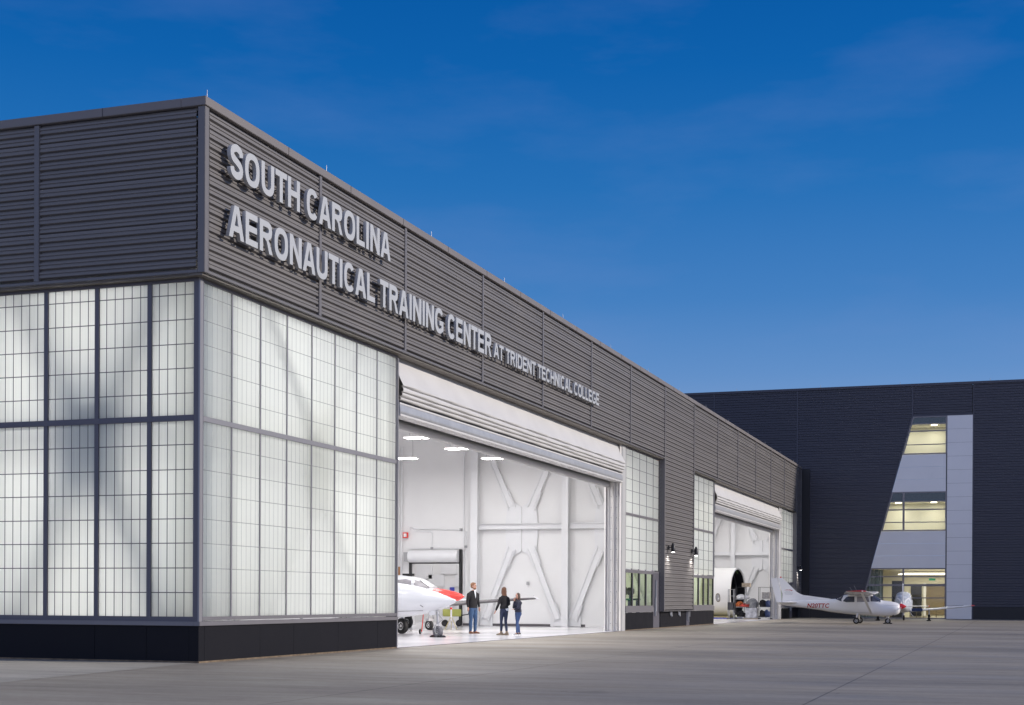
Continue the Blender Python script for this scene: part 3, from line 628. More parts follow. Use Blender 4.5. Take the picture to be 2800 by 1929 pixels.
for x in (44.5, 51, 57.5, 64, 70.5, 76.5):
    for y in (3.2, 10, 18): alight(x, y, 7.4 if y < 5 else 8.9, 120.0, 1.0, 1.4)
alight(42.0, 12.0, 8.0, 160, 1.0, 1.4)  # unseen light added to brighten the wall beyond the rolling door

# ================================================================ SIGNS
EM = {'S': 547, 'O': 638, 'U': 592, 'T': 501, 'H': 592, 'C': 592, 'A': 592, 'R': 592, 'L': 501, 'I': 228, 'N': 592, 'E': 547, 'D': 592, 'G': 638, ' ': 228}
def glyph(ch, w, h, t, th=None):
    th = th or t * 0.92                         # vertical stem t, horizontal bar th ; returns list of closed outlines
    def arc(cx, cy, rx, ry, a0, a1, n=14):
        out = []
        for i in range(n + 1):
            a = R(a0 + (a1 - a0) * i / n); c, s = math.cos(a), math.sin(a); p = 2.0 / 2.45
            out.append((cx + rx * math.copysign(abs(c) ** p, c), cy + ry * math.copysign(abs(s) ** p, s)))
        return out
    o = h * 0.015
    if ch == 'I': return [[(0, 0), (w, 0), (w, h), (0, h)]]
    if ch == 'L': return [[(0, 0), (w, 0), (w, th), (t, th), (t, h), (0, h)]]
    if ch == 'T': return [[(w / 2 - t / 2, 0), (w / 2 + t / 2, 0), (w / 2 + t / 2, h - th), (w, h - th), (w, h), (0, h), (0, h - th), (w / 2 - t / 2, h - th)]]
    if ch == 'H': m0, m1 = h * .5 - th * .45, h * .5 + th * .55; return [[(0, 0), (t, 0), (t, m0), (w - t, m0), (w - t, 0), (w, 0), (w, h), (w - t, h), (w - t, m1), (t, m1), (t, h), (0, h)]]
    if ch == 'E': m0, m1 = h * .5 - th * .4, h * .5 + th * .6; return [[(0, 0), (w, 0), (w, th), (t, th), (t, m0), (w * .93, m0), (w * .93, m1), (t, m1), (t, h - th), (w * .97, h - th), (w * .97, h), (0, h)]]
    if ch == 'N': return [[(0, 0), (t, 0), (t, h * .66), (w - t, 0), (w, 0), (w, h), (w - t, h), (w - t, h * .34), (t, h), (0, h)]]
    if ch == 'A':
        a, b = h * .21, h * .21 + th * .95; c = w / 2
        def xi(z): return t * 1.08 + (c - t * 1.08) * z / (h * 0.80)
        return [[(0, 0), (t * 1.08, 0), (xi(a), a), (w - xi(a), a), (w - t * 1.08, 0), (w, 0), (c + t * .62, h), (c - t * .62, h)], [(xi(b), b), (w - xi(b), b), (c, h * .80)]]
    if ch == 'O': return [arc(w / 2, h / 2, w / 2, h / 2 + o, 0, 350, 36), arc(w / 2, h / 2, w / 2 - t, h / 2 + o - th, 0, 350, 36)]
    if ch == 'U':
        r = w * .5; return [[(0, h)] + arc(w / 2, r * .95, w / 2, r * .95 + o, 180, 360) + [(w, h), (w - t, h)] + arc(w / 2, r * .95, w / 2 - t, r * .95 + o - th, 360, 180) + [(t, h)]]
    if ch == 'D':
        return [[(0, 0), (w * .45, 0)] + arc(w * .45, h / 2, w * .55, h / 2, -90, 90) + [(0, h)], [(t, th), (w * .42, th)] + arc(w * .42, h / 2, w * .58 - t, h / 2 - th, -90, 90) + [(t, h - th)]]
    if ch == 'C':
        return [arc(w / 2, h / 2, w / 2, h / 2 + o, 38, 322, 34) + arc(w / 2, h / 2, w / 2 - t, h / 2 + o - th, 322 - 6, 44, 34)]
    if ch == 'G':
        return [arc(w / 2, h / 2, w / 2, h / 2 + o, 38, 305, 34) + [(w, h * .13), (w, h * .52), (w * .54, h * .52), (w * .54, h * .52 - th), (w - t, h * .52 - th), (w - t, h * .22)] + arc(w / 2, h / 2, w / 2 - t, h / 2 + o - th, 300, 44, 34)]
    if ch == 'R':
        y0 = h * .44; cy = (h + y0) / 2; ry = (h - y0) / 2
        return [[(0, 0), (t, 0), (t, y0), (w * .38, y0), (w * .55, y0 * .8), (w - t * 1.1, 0), (w, 0), (w * .76, y0 * .78), (w * .66, y0 * 1.0)] + arc(w * .55, cy, w * .40, ry, -68, 90, 14) + [(0, h)],
                [(t, y0 + th), (w * .52, y0 + th)] + arc(w * .52, cy, w * .43 - t, ry - th, -90, 90, 10) + [(t, h - th)]]
    if ch == 'S':
        p = []
        cp = [(1.0, .745), (.90, .91), (.5, 1.0), (.11, .91), (.01, .745), (.14, .60), (.5, .51), (.86, .40), (1.0, .25), (.89, .085), (.5, 0), (.10, .085), (-.01, .255)]
        cp = [(t / 2 + u_ * (w - t), -o + th / 2 + v_ * (h - th + 2 * o)) for u_, v_ in cp]
        for i in range(len(cp) - 1):
            q0, q1, q2, q3 = cp[max(0, i - 1)], cp[i], cp[i + 1], cp[min(len(cp) - 1, i + 2)]
            for j in range(4):
                e = j / 4; p.append(tuple(0.5 * (2 * b1 + (c1 - a1) * e + (2 * a1 - 5 * b1 + 4 * c1 - d1) * e * e + (3 * b1 - a1 - 3 * c1 + d1) * e ** 3) for a1, b1, c1, d1 in zip(q0, q1, q2, q3)))
        p.append(cp[-1])
        A, Bq = [], []
        for i, (x, z) in enumerate(p):
            x0, z0 = p[max(0, i - 1)]; x1, z1 = p[min(len(p) - 1, i + 1)]; dx, dz = x1 - x0, z1 - z0; l = math.hypot(dx, dz) or 1
            ww = t * (1 + 0.10 * abs(dx / l)) / 2; A.append((x - dz / l * ww, z + dx / l * ww)); Bq.append((x + dz / l * ww, z - dx / l * ww))
        return [A + Bq[::-1]]
def curve_mesh(outlines, depth, name, bevel=0.0):
    cu = bpy.data.curves.new('tmp', 'CURVE'); cu.dimensions = '2D'; cu.fill_mode = 'BOTH'; cu.extrude = depth / 2; cu.bevel_depth = bevel
    for pl in outlines:
        sp = cu.splines.new('POLY'); sp.points.add(len(pl) - 1)
        for i, (x, z) in enumerate(pl): sp.points[i].co = (x, z, 0, 1)
        sp.use_cyclic_u = True
    o = bpy.data.objects.new('tmp', cu); C.objects.link(o)
    me = bpy.data.meshes.new_from_object(o.evaluated_get(bpy.context.evaluated_depsgraph_get())); me.name = name
    bpy.data.objects.remove(o); bpy.data.curves.remove(cu); return me
def sign(text, x0, x1, z0, h, st, label):
    YF = -0.43; root = thing('sign', label, 'sign', (x0, YF, z0))
    tot = sum(EM[c] for c in text) - 2 * 40; sc = (x1 - x0) / tot; u = -40 * sc; lead = 90 * sc
    for c in text:
        adv = EM[c] * sc
        if c != ' ':
            side_ = 42 * sc if c not in 'ATI' else (18 * sc if c != 'I' else 44 * sc); side_ = min(side_, (adv - st) / 2) if c == 'I' else side_
            w_ = adv - 2 * side_
            me = curve_mesh(glyph(c, st if c == 'I' else w_, h, st), 0.075, 'letter', 0.003)
            me.materials.clear(); me.materials.append(M['letter'])
            lt = bpy.data.objects.new('letter', me); C.objects.link(lt); lt.parent = root
            lt.location = (u + (adv - st) / 2 if c == 'I' else u + side_, 0.0405, 0); lt.rotation_euler = (R(90), 0, 0)
            sb = B(); xm = (u + adv / 2)
            for dx, dz in ((-w_ * .3, h * .12), (w_ * .3 if c not in 'LT' else 0, h * .12 if c != 'T' else h * .4), (-w_ * .3 if c != 'A' else 0, h * .88)):
                if c in 'IT': dx = 0
                sb.cyl((xm + dx, 0.07, dz), (xm + dx, 0.215, dz), 0.012, 0.012, 6)
            sb.obj('standoff', M['dark'], lt).matrix_parent_inverse = Matrix.Identity(4)
            s_ = [o for o in bpy.data.objects if o.parent == lt][0]
            s_.matrix_parent_inverse = (Matrix.Translation(lt.location) @ Matrix.Rotation(R(90), 4, 'X')).inverted()
        u += adv
    return root
sign('SOUTH CAROLINA', 0.40, 8.02, 9.44, 0.635, 0.128, 'large grey metal letters reading SOUTH CAROLINA, upper line on the dark ribbed fascia')
sign('AERONAUTICAL TRAINING CENTER', 0.38, 15.28, 8.26, 0.635, 0.128, 'large grey metal letters reading AERONAUTICAL TRAINING CENTER, lower line on the ribbed fascia')
sign('AT TRIDENT TECHNICAL COLLEGE', 15.50, 26.80, 8.30, 0.43, 0.085, 'smaller grey metal letters reading AT TRIDENT TECHNICAL COLLEGE, right of the word CENTER')

# wall lamps on the ribbed bays
def wall_lamp(x, lab):
    t = thing('wall_lamp', lab, 'wall lamp', (x, Yc, 3.36), 0, 'black wall lamps on the ribbed bays')
    B().box(-0.07, 0.07, -0.06, -0.025, 0.10, 0.30).box(-0.02, 0.02, -0.17, -0.06, 0.18, 0.22).obj('bracket', M['black'], t)
    B().lathe((0, -0.24, 0), (0, 0, 1), [(0.0, 0.085), (0.02, 0.09), (0.30, 0.09), (0.34, 0.06), (0.40, 0.05)], 18).obj('shade', M['black'], t, smooth=True)
    B().cyl((0, -0.24, -0.012), (0, -0.24, -0.002), 0.07, 0.07, 16).obj('bulb', M['lampglow'], t)
    l = bpy.data.lights.new('lamp_spot', 'SPOT'); l.energy = 140; l.spot_size = R(120); l.spot_blend = 0.8; l.shadow_soft_size = 0.05; l.color = (1, .95, .88)
    o = bpy.data.objects.new('lamp_spot', l); C.objects.link(o); o.parent = t; o.location = (0, -0.24, -0.03); o.rotation_euler = (R(10), 0, 0)
wall_lamp(38.85, 'small black down lamp, left one on the ribbed bay between the two open doors')
wall_lamp(43.75, 'small black down lamp, right one on the ribbed bay between the two open doors')
wall_lamp(79.2, 'small down lamp on the far ribbed bay above the aircraft tail')

# ================================================================ FAR BUILDING
OB = thing('office_building', 'tall dark navy ribbed building behind the aircraft with slanted lit windows and pale panels', 'building')
XB = 81.3
bf = lambda u, z, o: (XB - o + 0.04, u, z)
diag = lambda z: -4.15 - 0.2637 * z
s = B()
def add(q): s.add(q.v, q.f)
add(siding(bf, 20.0, 6.2, 9.0, 16.25)); add(siding(bf, 6.1, 0.17, 0.8, 16.25)); 
add(siding(bf, 0.07, lambda z: diag(z) + 0.06, 0.85, 14.12)); add(siding(bf, 0.07, -7.80, 14.12, 16.25))
add(siding(bf, -7.90, -11.84, 14.15, 16.25)); 
for a, b in ((-11.97, -17.9), (-18.0, -23.9), (-24.0, -29.9), (-30.0, -35.9), (-36.0, -45.0)): add(siding(bf, a, b, 0.85, 16.25))
s.obj('siding', M['navy'], OB)
t_ = B()
for y, z0 in ((6.15, 0.8), (0.12, 0.8), (-7.85, 14.12), (-17.95, .85), (-23.95, .85), (-29.95, .85), (-35.95, .85)): t_.box(XB - 0.03, XB + 0.05, y - 0.05, y + 0.05, z0, 16.25)
t_.box(XB - 0.035, XB + 0.05, -11.97, -11.90, 0.0, 16.25)
P0, P1 = (diag(0), 0.0), (diag(14.12), 14.12)
t_.prism([(P0[0] - 0.0, 0), (P0[0] + 0.09, 0), (P1[0] + 0.09, 14.12), (P1[0], 14.12)], 0, XB - 0.05, XB + 0.05)
t_.box(XB - 0.04, XB + 0.05, -11.9, P1[0] + 0.05, 14.12, 14.18)
t_.obj('trim', M['navy'], OB)
B().box(XB - 0.08, XB + 0.3, -45, 20, 16.25, 16.42).obj('coping', M['navy'], OB)
B().box(XB - 0.02, XB + 0.3, -45, -11.97, 0, 0.85).box(XB - 0.02, XB + 0.3, -4.05, -0.24, 0, 0.80).obj('base_wall', M['base2'], OB)
B().box(XB - 0.10, XB - 0.02, -0.80, -0.25, 0, 10.62).obj('recess_shade_panel', M['base2'], OB)  # near-black panel standing in for the shade of the recess
for y in (-1.5, -7.0, -13.0, 4.5): B().cyl((XB, y, 16.42), (XB, y, 16.6), 0.012, 0.01, 6).obj('lightning_rod', M['rod'], OB)
B().box(XB + 0.4, 110, -45, 20, 16.1, 16.25).box(XB + 0.4, 110, -45.2, -45, 0, 16.2).box(XB + 0.4, 110, 20, 20.2, 0, 16.2).obj('roof', M['dark'], OB)
B().box(XB + 0.1, XB + 0.3, -45, -11.97, 0.85, 16.2).box(XB + 0.1, XB + 0.3, -3.9, 20, 0, 16.2).box(XB + 0.1, XB + 0.3, -11.9, -3.9, 14.2, 16.2).obj('inner_shell', M['dark'], OB)
# pale panels
gapv = 0.012
zj = [i * 0.9413 for i in range(16)]
for a, b in zip(zj[:-1], zj[1:]):
    B().box(XB - 0.03, XB + 0.05, -11.88, -10.20, a + gapv, b).obj('wall_panel', M['acp'], OB)
B().box(XB, XB + 0.1, -11.9, -10.12, 0, 14.12).obj('panel_backing', M['dark'], OB)
for z0, z1 in ((3.55, 6.14), (8.88, 11.48)):
    n = 3
    for i in range(n):
        a = z0 + (z1 - z0) * i / n; b = z0 + (z1 - z0) * (i + 1) / n - 0.015
        B().prism([(-10.12, a), (diag(a) - 0.02, a), (diag(b) - 0.02, b), (-10.12, b)], 0, XB - 0.02, XB + 0.08).obj('wall_panel', M['acp'], OB)
def lit_window(z0, z1, hz, vert, teal, room_z, depth, wallm):
    s = B(); yR = -10.12
    def hb(z, t=0.05): s.prism([(yR, z - t), (diag(z - t) - 0.01, z - t), (diag(z + t) - 0.01, z + t), (yR, z + t)], 0, XB - 0.03, XB + 0.06)
    hb(z0 + 0.04, 0.04); hb(z1 - 0.04, 0.04)
    for z, t in hz: hb(z, t)
    s.box(XB - 0.035, XB + 0.06, yR - 0.05, yR + 0.03, z0, z1)
    s.prism([(diag(z0) - 0.10, z0), (diag(z0) - 0.012, z0), (diag(z1) - 0.012, z1), (diag(z1) - 0.10, z1)], 0, XB - 0.034, XB + 0.06)
    for y in vert: s.box(XB - 0.036, XB + 0.06, y - 0.07, y + 0.07, z0, z1 - 0.02 if y < diag(z1) else z1)
    f = s.obj('window', M['sill'], OB)
    B().add([(XB + 0.02, yR, z0), (XB + 0.02, diag(z0), z0), (XB + 0.02, diag(z1), z1), (XB + 0.02, yR, z1)], [(0, 1, 2, 3)]).obj('pane', M['glassclear'], f)
    if teal: B().prism([(yR, teal[0]), (diag(teal[0]), teal[0]), (diag(teal[1]), teal[1]), (yR, teal[1])], 0, XB + 0.03, XB + 0.05).obj('spandrel', M['teal'], f)
    rm = B(); x1 = XB + 0.3 + depth
    for bx in ((x1, x1 + .1, -12.5, -1.5, z0 - .1, z1 + .1), (XB + .3, x1, -12.6, -12.5, z0 - .1, z1 + .1), (XB + .3, x1, -1.6, -1.5, z0 - .1, z1 + .1), (XB + .12, x1, -12.5, -1.6, z0 - .2, z0 - .1), (XB + .12, x1, -12.5, -1.6, room_z, room_z + .1)): rm.box(*bx)
    rm.obj('room_wall', wallm, OB)
    return f
f3 = lit_window(11.48, 14.12, ((13.60, .035), (13.10, .04), (12.16, .03)), (), (13.62, 14.05), 13.58, 2.0, M['cream'])
f2 = lit_window(6.14, 8.88, ((8.20, .035), (7.63, .045), (6.75, .03)), (-7.29,), (8.22, 8.8), 8.18, 2.0, M['cream'])
f1 = lit_window(0.0, 3.55, ((2.94, .04), (2.35, .07), (1.46, .035)), (-7.29,), None, 3.5, 9.0, M['cream'])
alight(XB + 1.2, -9.3, 13.5, 34, 0.25, 0.25, (1, .93, .78)); alight(XB + 1.2, -7.6, 13.5, 25, 0.25, 0.25, (1, .93, .78))
alight(XB + 1.2, -9.3, 8.1, 34, 0.25, 0.25, (1, .93, .78)); alight(XB + 1.2, -6.9, 8.1, 34, 0.25, 0.25, (1, .93, .78)); alight(XB + 1.2, -4.0, 8.1, 30, 0.25, 0.25, (1, .93, .78))
for y, z in ((-9.3, 13.56), (-9.3, 8.16), (-6.9, 8.16)):
    B().cyl((XB + 0.45, y, z - 0.04), (XB + 0.45, y, z), 0.20, 0.22, 16).obj('room_lamp', M['warmglow'], OB)
# lobby
x1 = XB + 9.25
lb = B(); lb.box(x1 - 0.05, x1, -12.4, -8.1, 0.2, 2.55)
lb.obj('lobby_panelling', M['brown'], OB)
B().box(x1 - 0.06, x1, -8.0, -7.2, 0.1, 2.5).box(XB + 4.0, XB + 4.1, -7.0, -6.2, 0.0, 2.7).obj('lobby_opening', M['black'], OB)
B().box(x1 - 0.10, x1 - 0.05, -8.32, -8.12, 0.1, 2.6).obj('lobby_column', M['white'], OB)
for i in range(3): B().box(XB + 3.5 + i * 1.9, XB + 3.62 + i * 1.9, -11.9, -7.0 + i * .3, 3.2, 3.26).obj('linear_light', M['warmglow'], OB)
for i in range(3): alight(XB + 2.5 + i * 2.2, -9.0, 3.15, 105, 0.3, 4.0, (1, .92, .76))
cu = B(); ring = []
pts = []
for i in range(121):
    y = -3.2 - i * 0.022; pts.append((XB + 1.0 + 0.10 * math.sin(i * 0.55) + 0.05 * math.sin(i * 1.3), y))
cu.loft([[(x, y, 0.02) for x, y in pts], [(x, y, 3.45) for x, y in pts]], close=False, caps=False)
cu.obj('curtain', M['curtain'], OB, smooth=True, angle=80)
B().box(XB + 3.9, XB + 3.95, -9.25, -8.8, 2.72, 2.88).obj('exit_sign', M['greensign'], OB)
bz = B()
for yy in (-5.9, -6.3): 
    bz.box(XB + 5, XB + 5.6, yy, yy + .3, 0.0, .5)
for i in range(6): bz.box(XB + 2.0, XB + 2.05, -7.2 - i * .45, -7.16 - i * .45, 0.0, 0.8)
bz.obj('lobby_seat', M['brown'], OB)

# ================================================================ AIRCRAFT
def section(x, hw, zb, zt, n=32, p=2.4, yc=0.0, wz=0.5):
    cz = zb + (zt - zb) * wz; out = []
    for i in range(n):
        a = 2 * math.pi * i / n; c, s_ = math.cos(a), math.sin(a); e = 2.0 / p
        y = hw * math.copysign(abs(c) ** e, c); z = (zt - cz if s_ > 0 else cz - zb) * math.copysign(abs(s_) ** e, s_)
        out.append((x, yc + y, cz + z))
    return out
def lerp_sections(secs, step=0.12):
    out = []
    for a, b in zip(secs[:-1], secs[1:]):
        n = max(1, int((b[0] - a[0]) / step))
        for k in range(n):
            t = k / n; out.append(tuple(u + (v - u) * t for u, v in zip(a, b)))
    out.append(secs[-1]); return out
def smooth_secs(secs, n=5):
    # catmull-rom through the stations
    out = []
    for i in range(len(secs) - 1):
        p0 = secs[max(0, i - 1)]; p1 = secs[i]; p2 = secs[i + 1]; p3 = secs[min(len(secs) - 1, i + 2)]
        for k in range(n):
            t = k / n; row = []
            for a, b, c, d in zip(p0, p1, p2, p3):
                row.append(0.5 * (2 * b + (c - a) * t + (2 * a - 5 * b + 4 * c - d) * t * t + (3 * b - a - 3 * c + d) * t ** 3))
            row[0] = p1[0] + (p2[0] - p1[0]) * t; row[1] = max(0.01, row[1]); out.append(tuple(row))
    out.append(secs[-1]); return out
def airfoil(chord, th, n=10):
    up_, lo = [], []
    for i in range(n + 1):
        x = (1 - math.cos(math.pi * i / n)) / 2; y = 5 * th * (0.2969 * math.sqrt(x) - 0.126 * x - 0.3516 * x * x + 0.2843 * x ** 3 - 0.1015 * x ** 4)
        up_.append((x * chord, y * chord + 0.0)); lo.append((x * chord, -y * chord * 0.55))
    return up_ + lo[::-1][1:-1]
def wing(sts):      # stations (y, x_leading_edge, z, chord, thickness ratio); x forward
    s = B(); s.loft([[(xl - cx, y, z + cz) for cx, cz in airfoil(ch, t)] for y, xl, z, ch, t in sts]); return s
def wheel(parent, c, r, wdt, hub=0.5, tm='tyre', ax=(0, 1, 0), hm='hub'):
    c = Vector(c); a = Vector(ax).normalized(); h = wdt / 2
    prof = [(-h * .55, r * hub), (-h * .9, r * hub * 1.1), (-h, r * .78), (-h * .8, r * .93), (-h * .35, r), (h * .35, r), (h * .8, r * .93), (h, r * .78), (h * .9, r * hub * 1.1), (h * .55, r * hub)]
    w_ = B().lathe(c, a, prof, 28).obj('wheel', M[tm], parent, smooth=True)
    rm_ = B().lathe(c, a, [(-h * .6, 0.01), (-h * .62, r * hub * .35), (-h * .45, r * hub * .5), (-h * .7, r * hub), (-h * .5, r * hub * 1.05), (h * .5, r * hub * 1.05), (h * .7, r * hub), (h * .45, r * hub * .5), (h * .62, r * hub * .35), (h * .6, 0.01)], 24)
    rm_.obj('rim', M[hm], w_, smooth=True)
    bl = B()
    u = Vector((0, 0, 1)); v = a.cross(u)
    for sgn in (-1, 1):
        for i in range(5):
            t = 2 * math.pi * i / 5; p = c + (u * math.cos(t) + v * math.sin(t)) * r * hub * .72 + a * sgn * h * .56
            bl.cyl(p - a * .012, p + a * .012, r * hub * .14, None, 8)
    bl.obj('rim_hole', M['black'], w_)
    return w_
def surf_patch(body, poly, sgn, off=0.008, step=0.05):
    # poly in (x,z): subdivided polygon projected sideways on the body
    me = body.data; bvh = BVHTree.FromPolygons([v.co for v in me.vertices], [p.vertices for p in me.polygons])
    bm = bmesh.new(); vs = [bm.verts.new((x, 0, z)) for x, z in poly]; f = bm.faces.new(vs)
    for axn, k in (((1, 0, 0), 0), ((0, 0, 1), 1)):
        lo = min(p[k] for p in poly); hi = max(p[k] for p in poly); q = lo + step
        while q < hi:
            co_ = (q, 0, 0) if k == 0 else (0, 0, q)
            bmesh.ops.bisect_plane(bm, geom=bm.verts[:] + bm.edges[:] + bm.faces[:], plane_co=co_, plane_no=axn); q += step
    bmesh.ops.triangulate(bm, faces=bm.faces[:])
    s = B(); idx = {}
    for v in bm.verts:
        h = bvh.ray_cast(Vector((v.co.x, sgn * 3, v.co.z)), Vector((0, -sgn, 0)))
        y = h[0].y if h[0] else 0.0; nn = h[1] if h[0] else Vector((0, sgn, 0))
        if nn.y * sgn < 0: nn = -nn
        idx[v] = len(s.v); p = Vector((v.co.x, y, v.co.z)) + nn * off; s.v.append(tuple(p))
    for fc in bm.faces: s.f.append(tuple(idx[v] for v in fc.verts))
    bm.free(); return s
def project_mesh(me, body, sgn, x0, z0, flip, off=0.006, shear=0.0, sc=1.0):
    bm_ = body.data; bvh = BVHTree.FromPolygons([v.co for v in bm_.vertices], [p.vertices for p in bm_.polygons])
    s = B(); b2_ = bmesh.new(); b2_.from_mesh(me)
    for axn in ((1, 0, 0), (0, 1, 0)):
        q = -0.1
        while q < 2.2: bmesh.ops.bisect_plane(b2_, geom=b2_.verts[:] + b2_.edges[:] + b2_.faces[:], plane_co=tuple(a * q for a in axn), plane_no=axn); q += 0.045
    me = me.copy(); b2_.to_mesh(me); b2_.free()
    for v in me.vertices:
        x = x0 + (v.co.x + v.co.y * shear) * sc * flip; z = z0 + v.co.y * sc
        h = bvh.ray_cast(Vector((x, sgn * 3, z)), Vector((0, -sgn, 0))); y = h[0].y if h[0] else 0
        s.v.append((x, y + sgn * off, z))
    s.f = [tuple(p.vertices) for p in me.polygons]; return s
def text_mesh(txt, size, off=0.0, res=3):
    cu = bpy.data.curves.new('tmp', 'FONT'); cu.body = txt; cu.size = size; cu.offset = off; cu.resolution_u = res
    o = bpy.data.objects.new('tmp', cu); C.objects.link(o)
    me = bpy.data.meshes.new_from_object(o.evaluated_get(bpy.context.evaluated_depsgraph_get())); bpy.data.objects.remove(o); bpy.data.curves.remove(cu); return me
def chock(x, y, rz, lab, c='black', sc=0.78):
    t = thing('wheel_chock', lab, 'wheel chock', (x, y, 0), rz, 'black rubber wheel chocks on the ground')
    w_ = 0.17 * sc
    for sg in (-1, 1):
        B().prism([(sg * 0.10 * sc, 0.003), (sg * 0.33 * sc, 0.003), (sg * 0.27 * sc, 0.07 * sc), (sg * 0.17 * sc, 0.10 * sc), (sg * 0.13 * sc, 0.05 * sc)], 1, -w_, w_).obj('wedge', M[c], t, bevel=0.008)
    B().tube([(-0.2 * sc, w_ + .01, 0.03), (0.2 * sc, w_ + .02, 0.02)], 0.01, 6).obj('rope', M['dark'], t)
    return t

# ---- high wing aircraft on the apron
A = thing('high_wing_aircraft', 'white single engine high wing aircraft with red wing tips and red N20TTC lettering', 'aircraft', (57.0, -6.66, 0.0), R(-90 + 1.0))
SEC = [(-4.33, .035, 1.03, 1.15, 2.2), (-3.85, .09, .95, 1.22, 2.2), (-3.0, .19, .85, 1.26, 2.3), (-2.0, .31, .72, 1.30, 2.4), (-1.25, .41, .60, 1.35, 2.6)]
SEC2 = [(-1.05, .43, .575, 1.39, 2.8), (-.72, .47, .535, 1.565, 3.0), (-.3, .50, .495, 1.62, 3.0), (.3, .52, .45, 1.63, 3.0), (.78, .53, .425, 1.60, 3.0), (.86, .53, .42, 1.55, 2.9), (1.22, .51, .40, 1.30, 2.6), (1.36, .50, .395, 1.265, 2.5), (1.66, .47, .415, 1.235, 2.4), (1.95, .42, .47, 1.18, 2.4), (2.12, .35, .54, 1.12, 2.3), (2.20, .26, .63, 1.05, 2.2)]
secs = smooth_secs(SEC, 4)[:-1] + [SEC[-1]] + lerp_sections(SEC2, 0.1)
body = B().loft([section(x, hw, zb, zt, 40, p) for x, hw, zb, zt, p in secs]).obj('fuselage', M['aircraft'], A, smooth=True, angle=50)
for sg in (-1, 1):
    fr_ = 'aircraft_window'
    surf_patch(body, [(-.78, 1.22), (-.62, 1.42), (-.5, 1.475), (-.16, 1.48), (-.16, 1.17), (-.6, 1.16)], sg).obj('side_window', M['window'], A)
    surf_patch(body, [(-.03, 1.17), (-.03, 1.47), (.56, 1.47), (.64, 1.19)], sg).obj('side_window', M['windowlight'], A)
    surf_patch(body, [(.70, 1.21), (.68, 1.50), (.83, 1.50), (1.22, 1.285), (1.05, 1.20)], sg).obj('windshield', M['window'], A)
    surf_patch(body, [(-.86, 1.30), (-.84, 1.20), (-1.2, 1.33), (-1.15, 1.36), (-.80, 1.50), (-.76, 1.50)], sg).obj('rear_window', M['window'], A)
    dl = B()
    for a_, b_ in (((-.09, 1.14), (-.09, .62)), ((-.09, .62), (.62, .60)), ((.66, .60), (.66, 1.16))):
        q = surf_patch(body, [(a_[0] - .004, a_[1] - .004), (b_[0] + .004, b_[1] - .004), (b_[0] + .004, b_[1] + .004), (a_[0] - .004, a_[1] + .004)], sg, 0.003); dl.add(q.v, q.f)
    dl.obj('door_seam', M['grey'], A)
# front windscreen glass over the nose
ws = B(); rows_ = []
for x in (.80, .9, 1.0, 1.1, 1.2):
    t = (x - .80) / .42; zt = 1.595 + (1.305 - 1.595) * t
    rows_.append([(x + .008, hw_ * .46, zt - abs(hw_) ** 2.6 * .16 + .008) for hw_ in [i / 6 - 1 for i in range(13)]])
ws.loft(rows_, close=False, caps=False).obj('windshield', M['window'], A, smooth=True)
CHD = 1.40
hw_st = [(y, .86 - (0.0 if abs(y) < 2.2 else (abs(y) - 2.2) * 0.03), 1.60 + abs(y) * .028, CHD - (0 if abs(y) < 2.2 else (abs(y) - 2.2) * 0.155), .12) for y in (-4.55, -3.6, -2.2, -1, 0, 1, 2.2, 3.6, 4.55)]
wing(hw_st).obj('wing', M['aircraft'], A, smooth=True)
for sg in (-1, 1):
    st = [(sg * 4.555, .79, 1.728, 1.035, .12), (sg * 4.70, .77, 1.735, .98, .11), (sg * 4.80, .66, 1.75, .78, .08), (sg * 4.83, .50, 1.76, .45, .05)]
    wing(st).obj('wing_tip', M['red'], A, smooth=True)
    B().ell((.60, sg * 4.83, 1.74), (.05, .03, .03), 10, 6).obj('navigation_light', M['white'], A, smooth=True)
    st_ = B(); a_ = Vector((.74, sg * .50, .55)); b_ = Vector((.40, sg * 2.55, 1.64)); d_ = (b_ - a_).normalized()
    st_.loft([[p + Vector((cx_ - .07, 0, 0)) + Vector((0, 0, 1)).cross(d_).normalized().cross(d_).normalized() * cz_ for cx_, cz_ in airfoil(.14, .3, 6)] for p in (a_, b_)])
    st_.obj('wing_strut', M['aircraft'], A, smooth=True)
    fl_ = B().box(-.49, -.46, sg * .7, sg * 2.9, 1.60, 1.66); fl_.obj('flap_gap', M['grey'], A)
    # main gear
    g_ = B(); g_.cyl((-.02, sg * .35, .52), (-.02, sg * 1.02, .20), .055, .03, 10); g_.obj('main_gear_leg', M['aircraft'], A, smooth=True)
    wheel(A, (0, sg * 1.15, .172), .172, .14)
B().cyl((0, 1.0, .172), (0, 1.1, .172), .03).cyl((0, -1.1, .172), (0, -1.0, .172), .03).obj('axle', M['gear'], A)
# stabiliser, fin, rudder
stb = [(-1.55, -3.62, 1.145, .55, .08), (-1.4, -3.50, 1.145, .72, .09), (0, -3.25, 1.14, 1.05, .10), (1.4, -3.50, 1.145, .72, .09), (1.55, -3.62, 1.145, .55, .08)]
wing(stb).obj('stabiliser', M['aircraft'], A, smooth=True)
fn = B(); fn.prism([(-4.12, 1.08), (-3.10, 1.20), (-1.44, 1.345), (-2.67, 1.51), (-2.95, 1.545), (-3.12, 1.60), (-3.30, 1.70), (-4.10, 2.49), (-4.36, 2.50), (-4.10, 1.6)], 1, -.035, .035)
fin = fn.obj('fin', M['aircraft'], A, bevel=0.015)
B().prism([(-4.13, 1.08), (-4.17, 1.6), (-4.38, 2.49), (-4.76, 2.47), (-4.74, 2.38), (-4.45, 1.22), (-4.33, 1.06)], 1, -.03, .03).obj('rudder', M['aircraft'], A, bevel=0.012)
B().ell((-4.2, 0, 2.53), (.05, .04, .04), 10, 6).obj('beacon', M['red'], A)
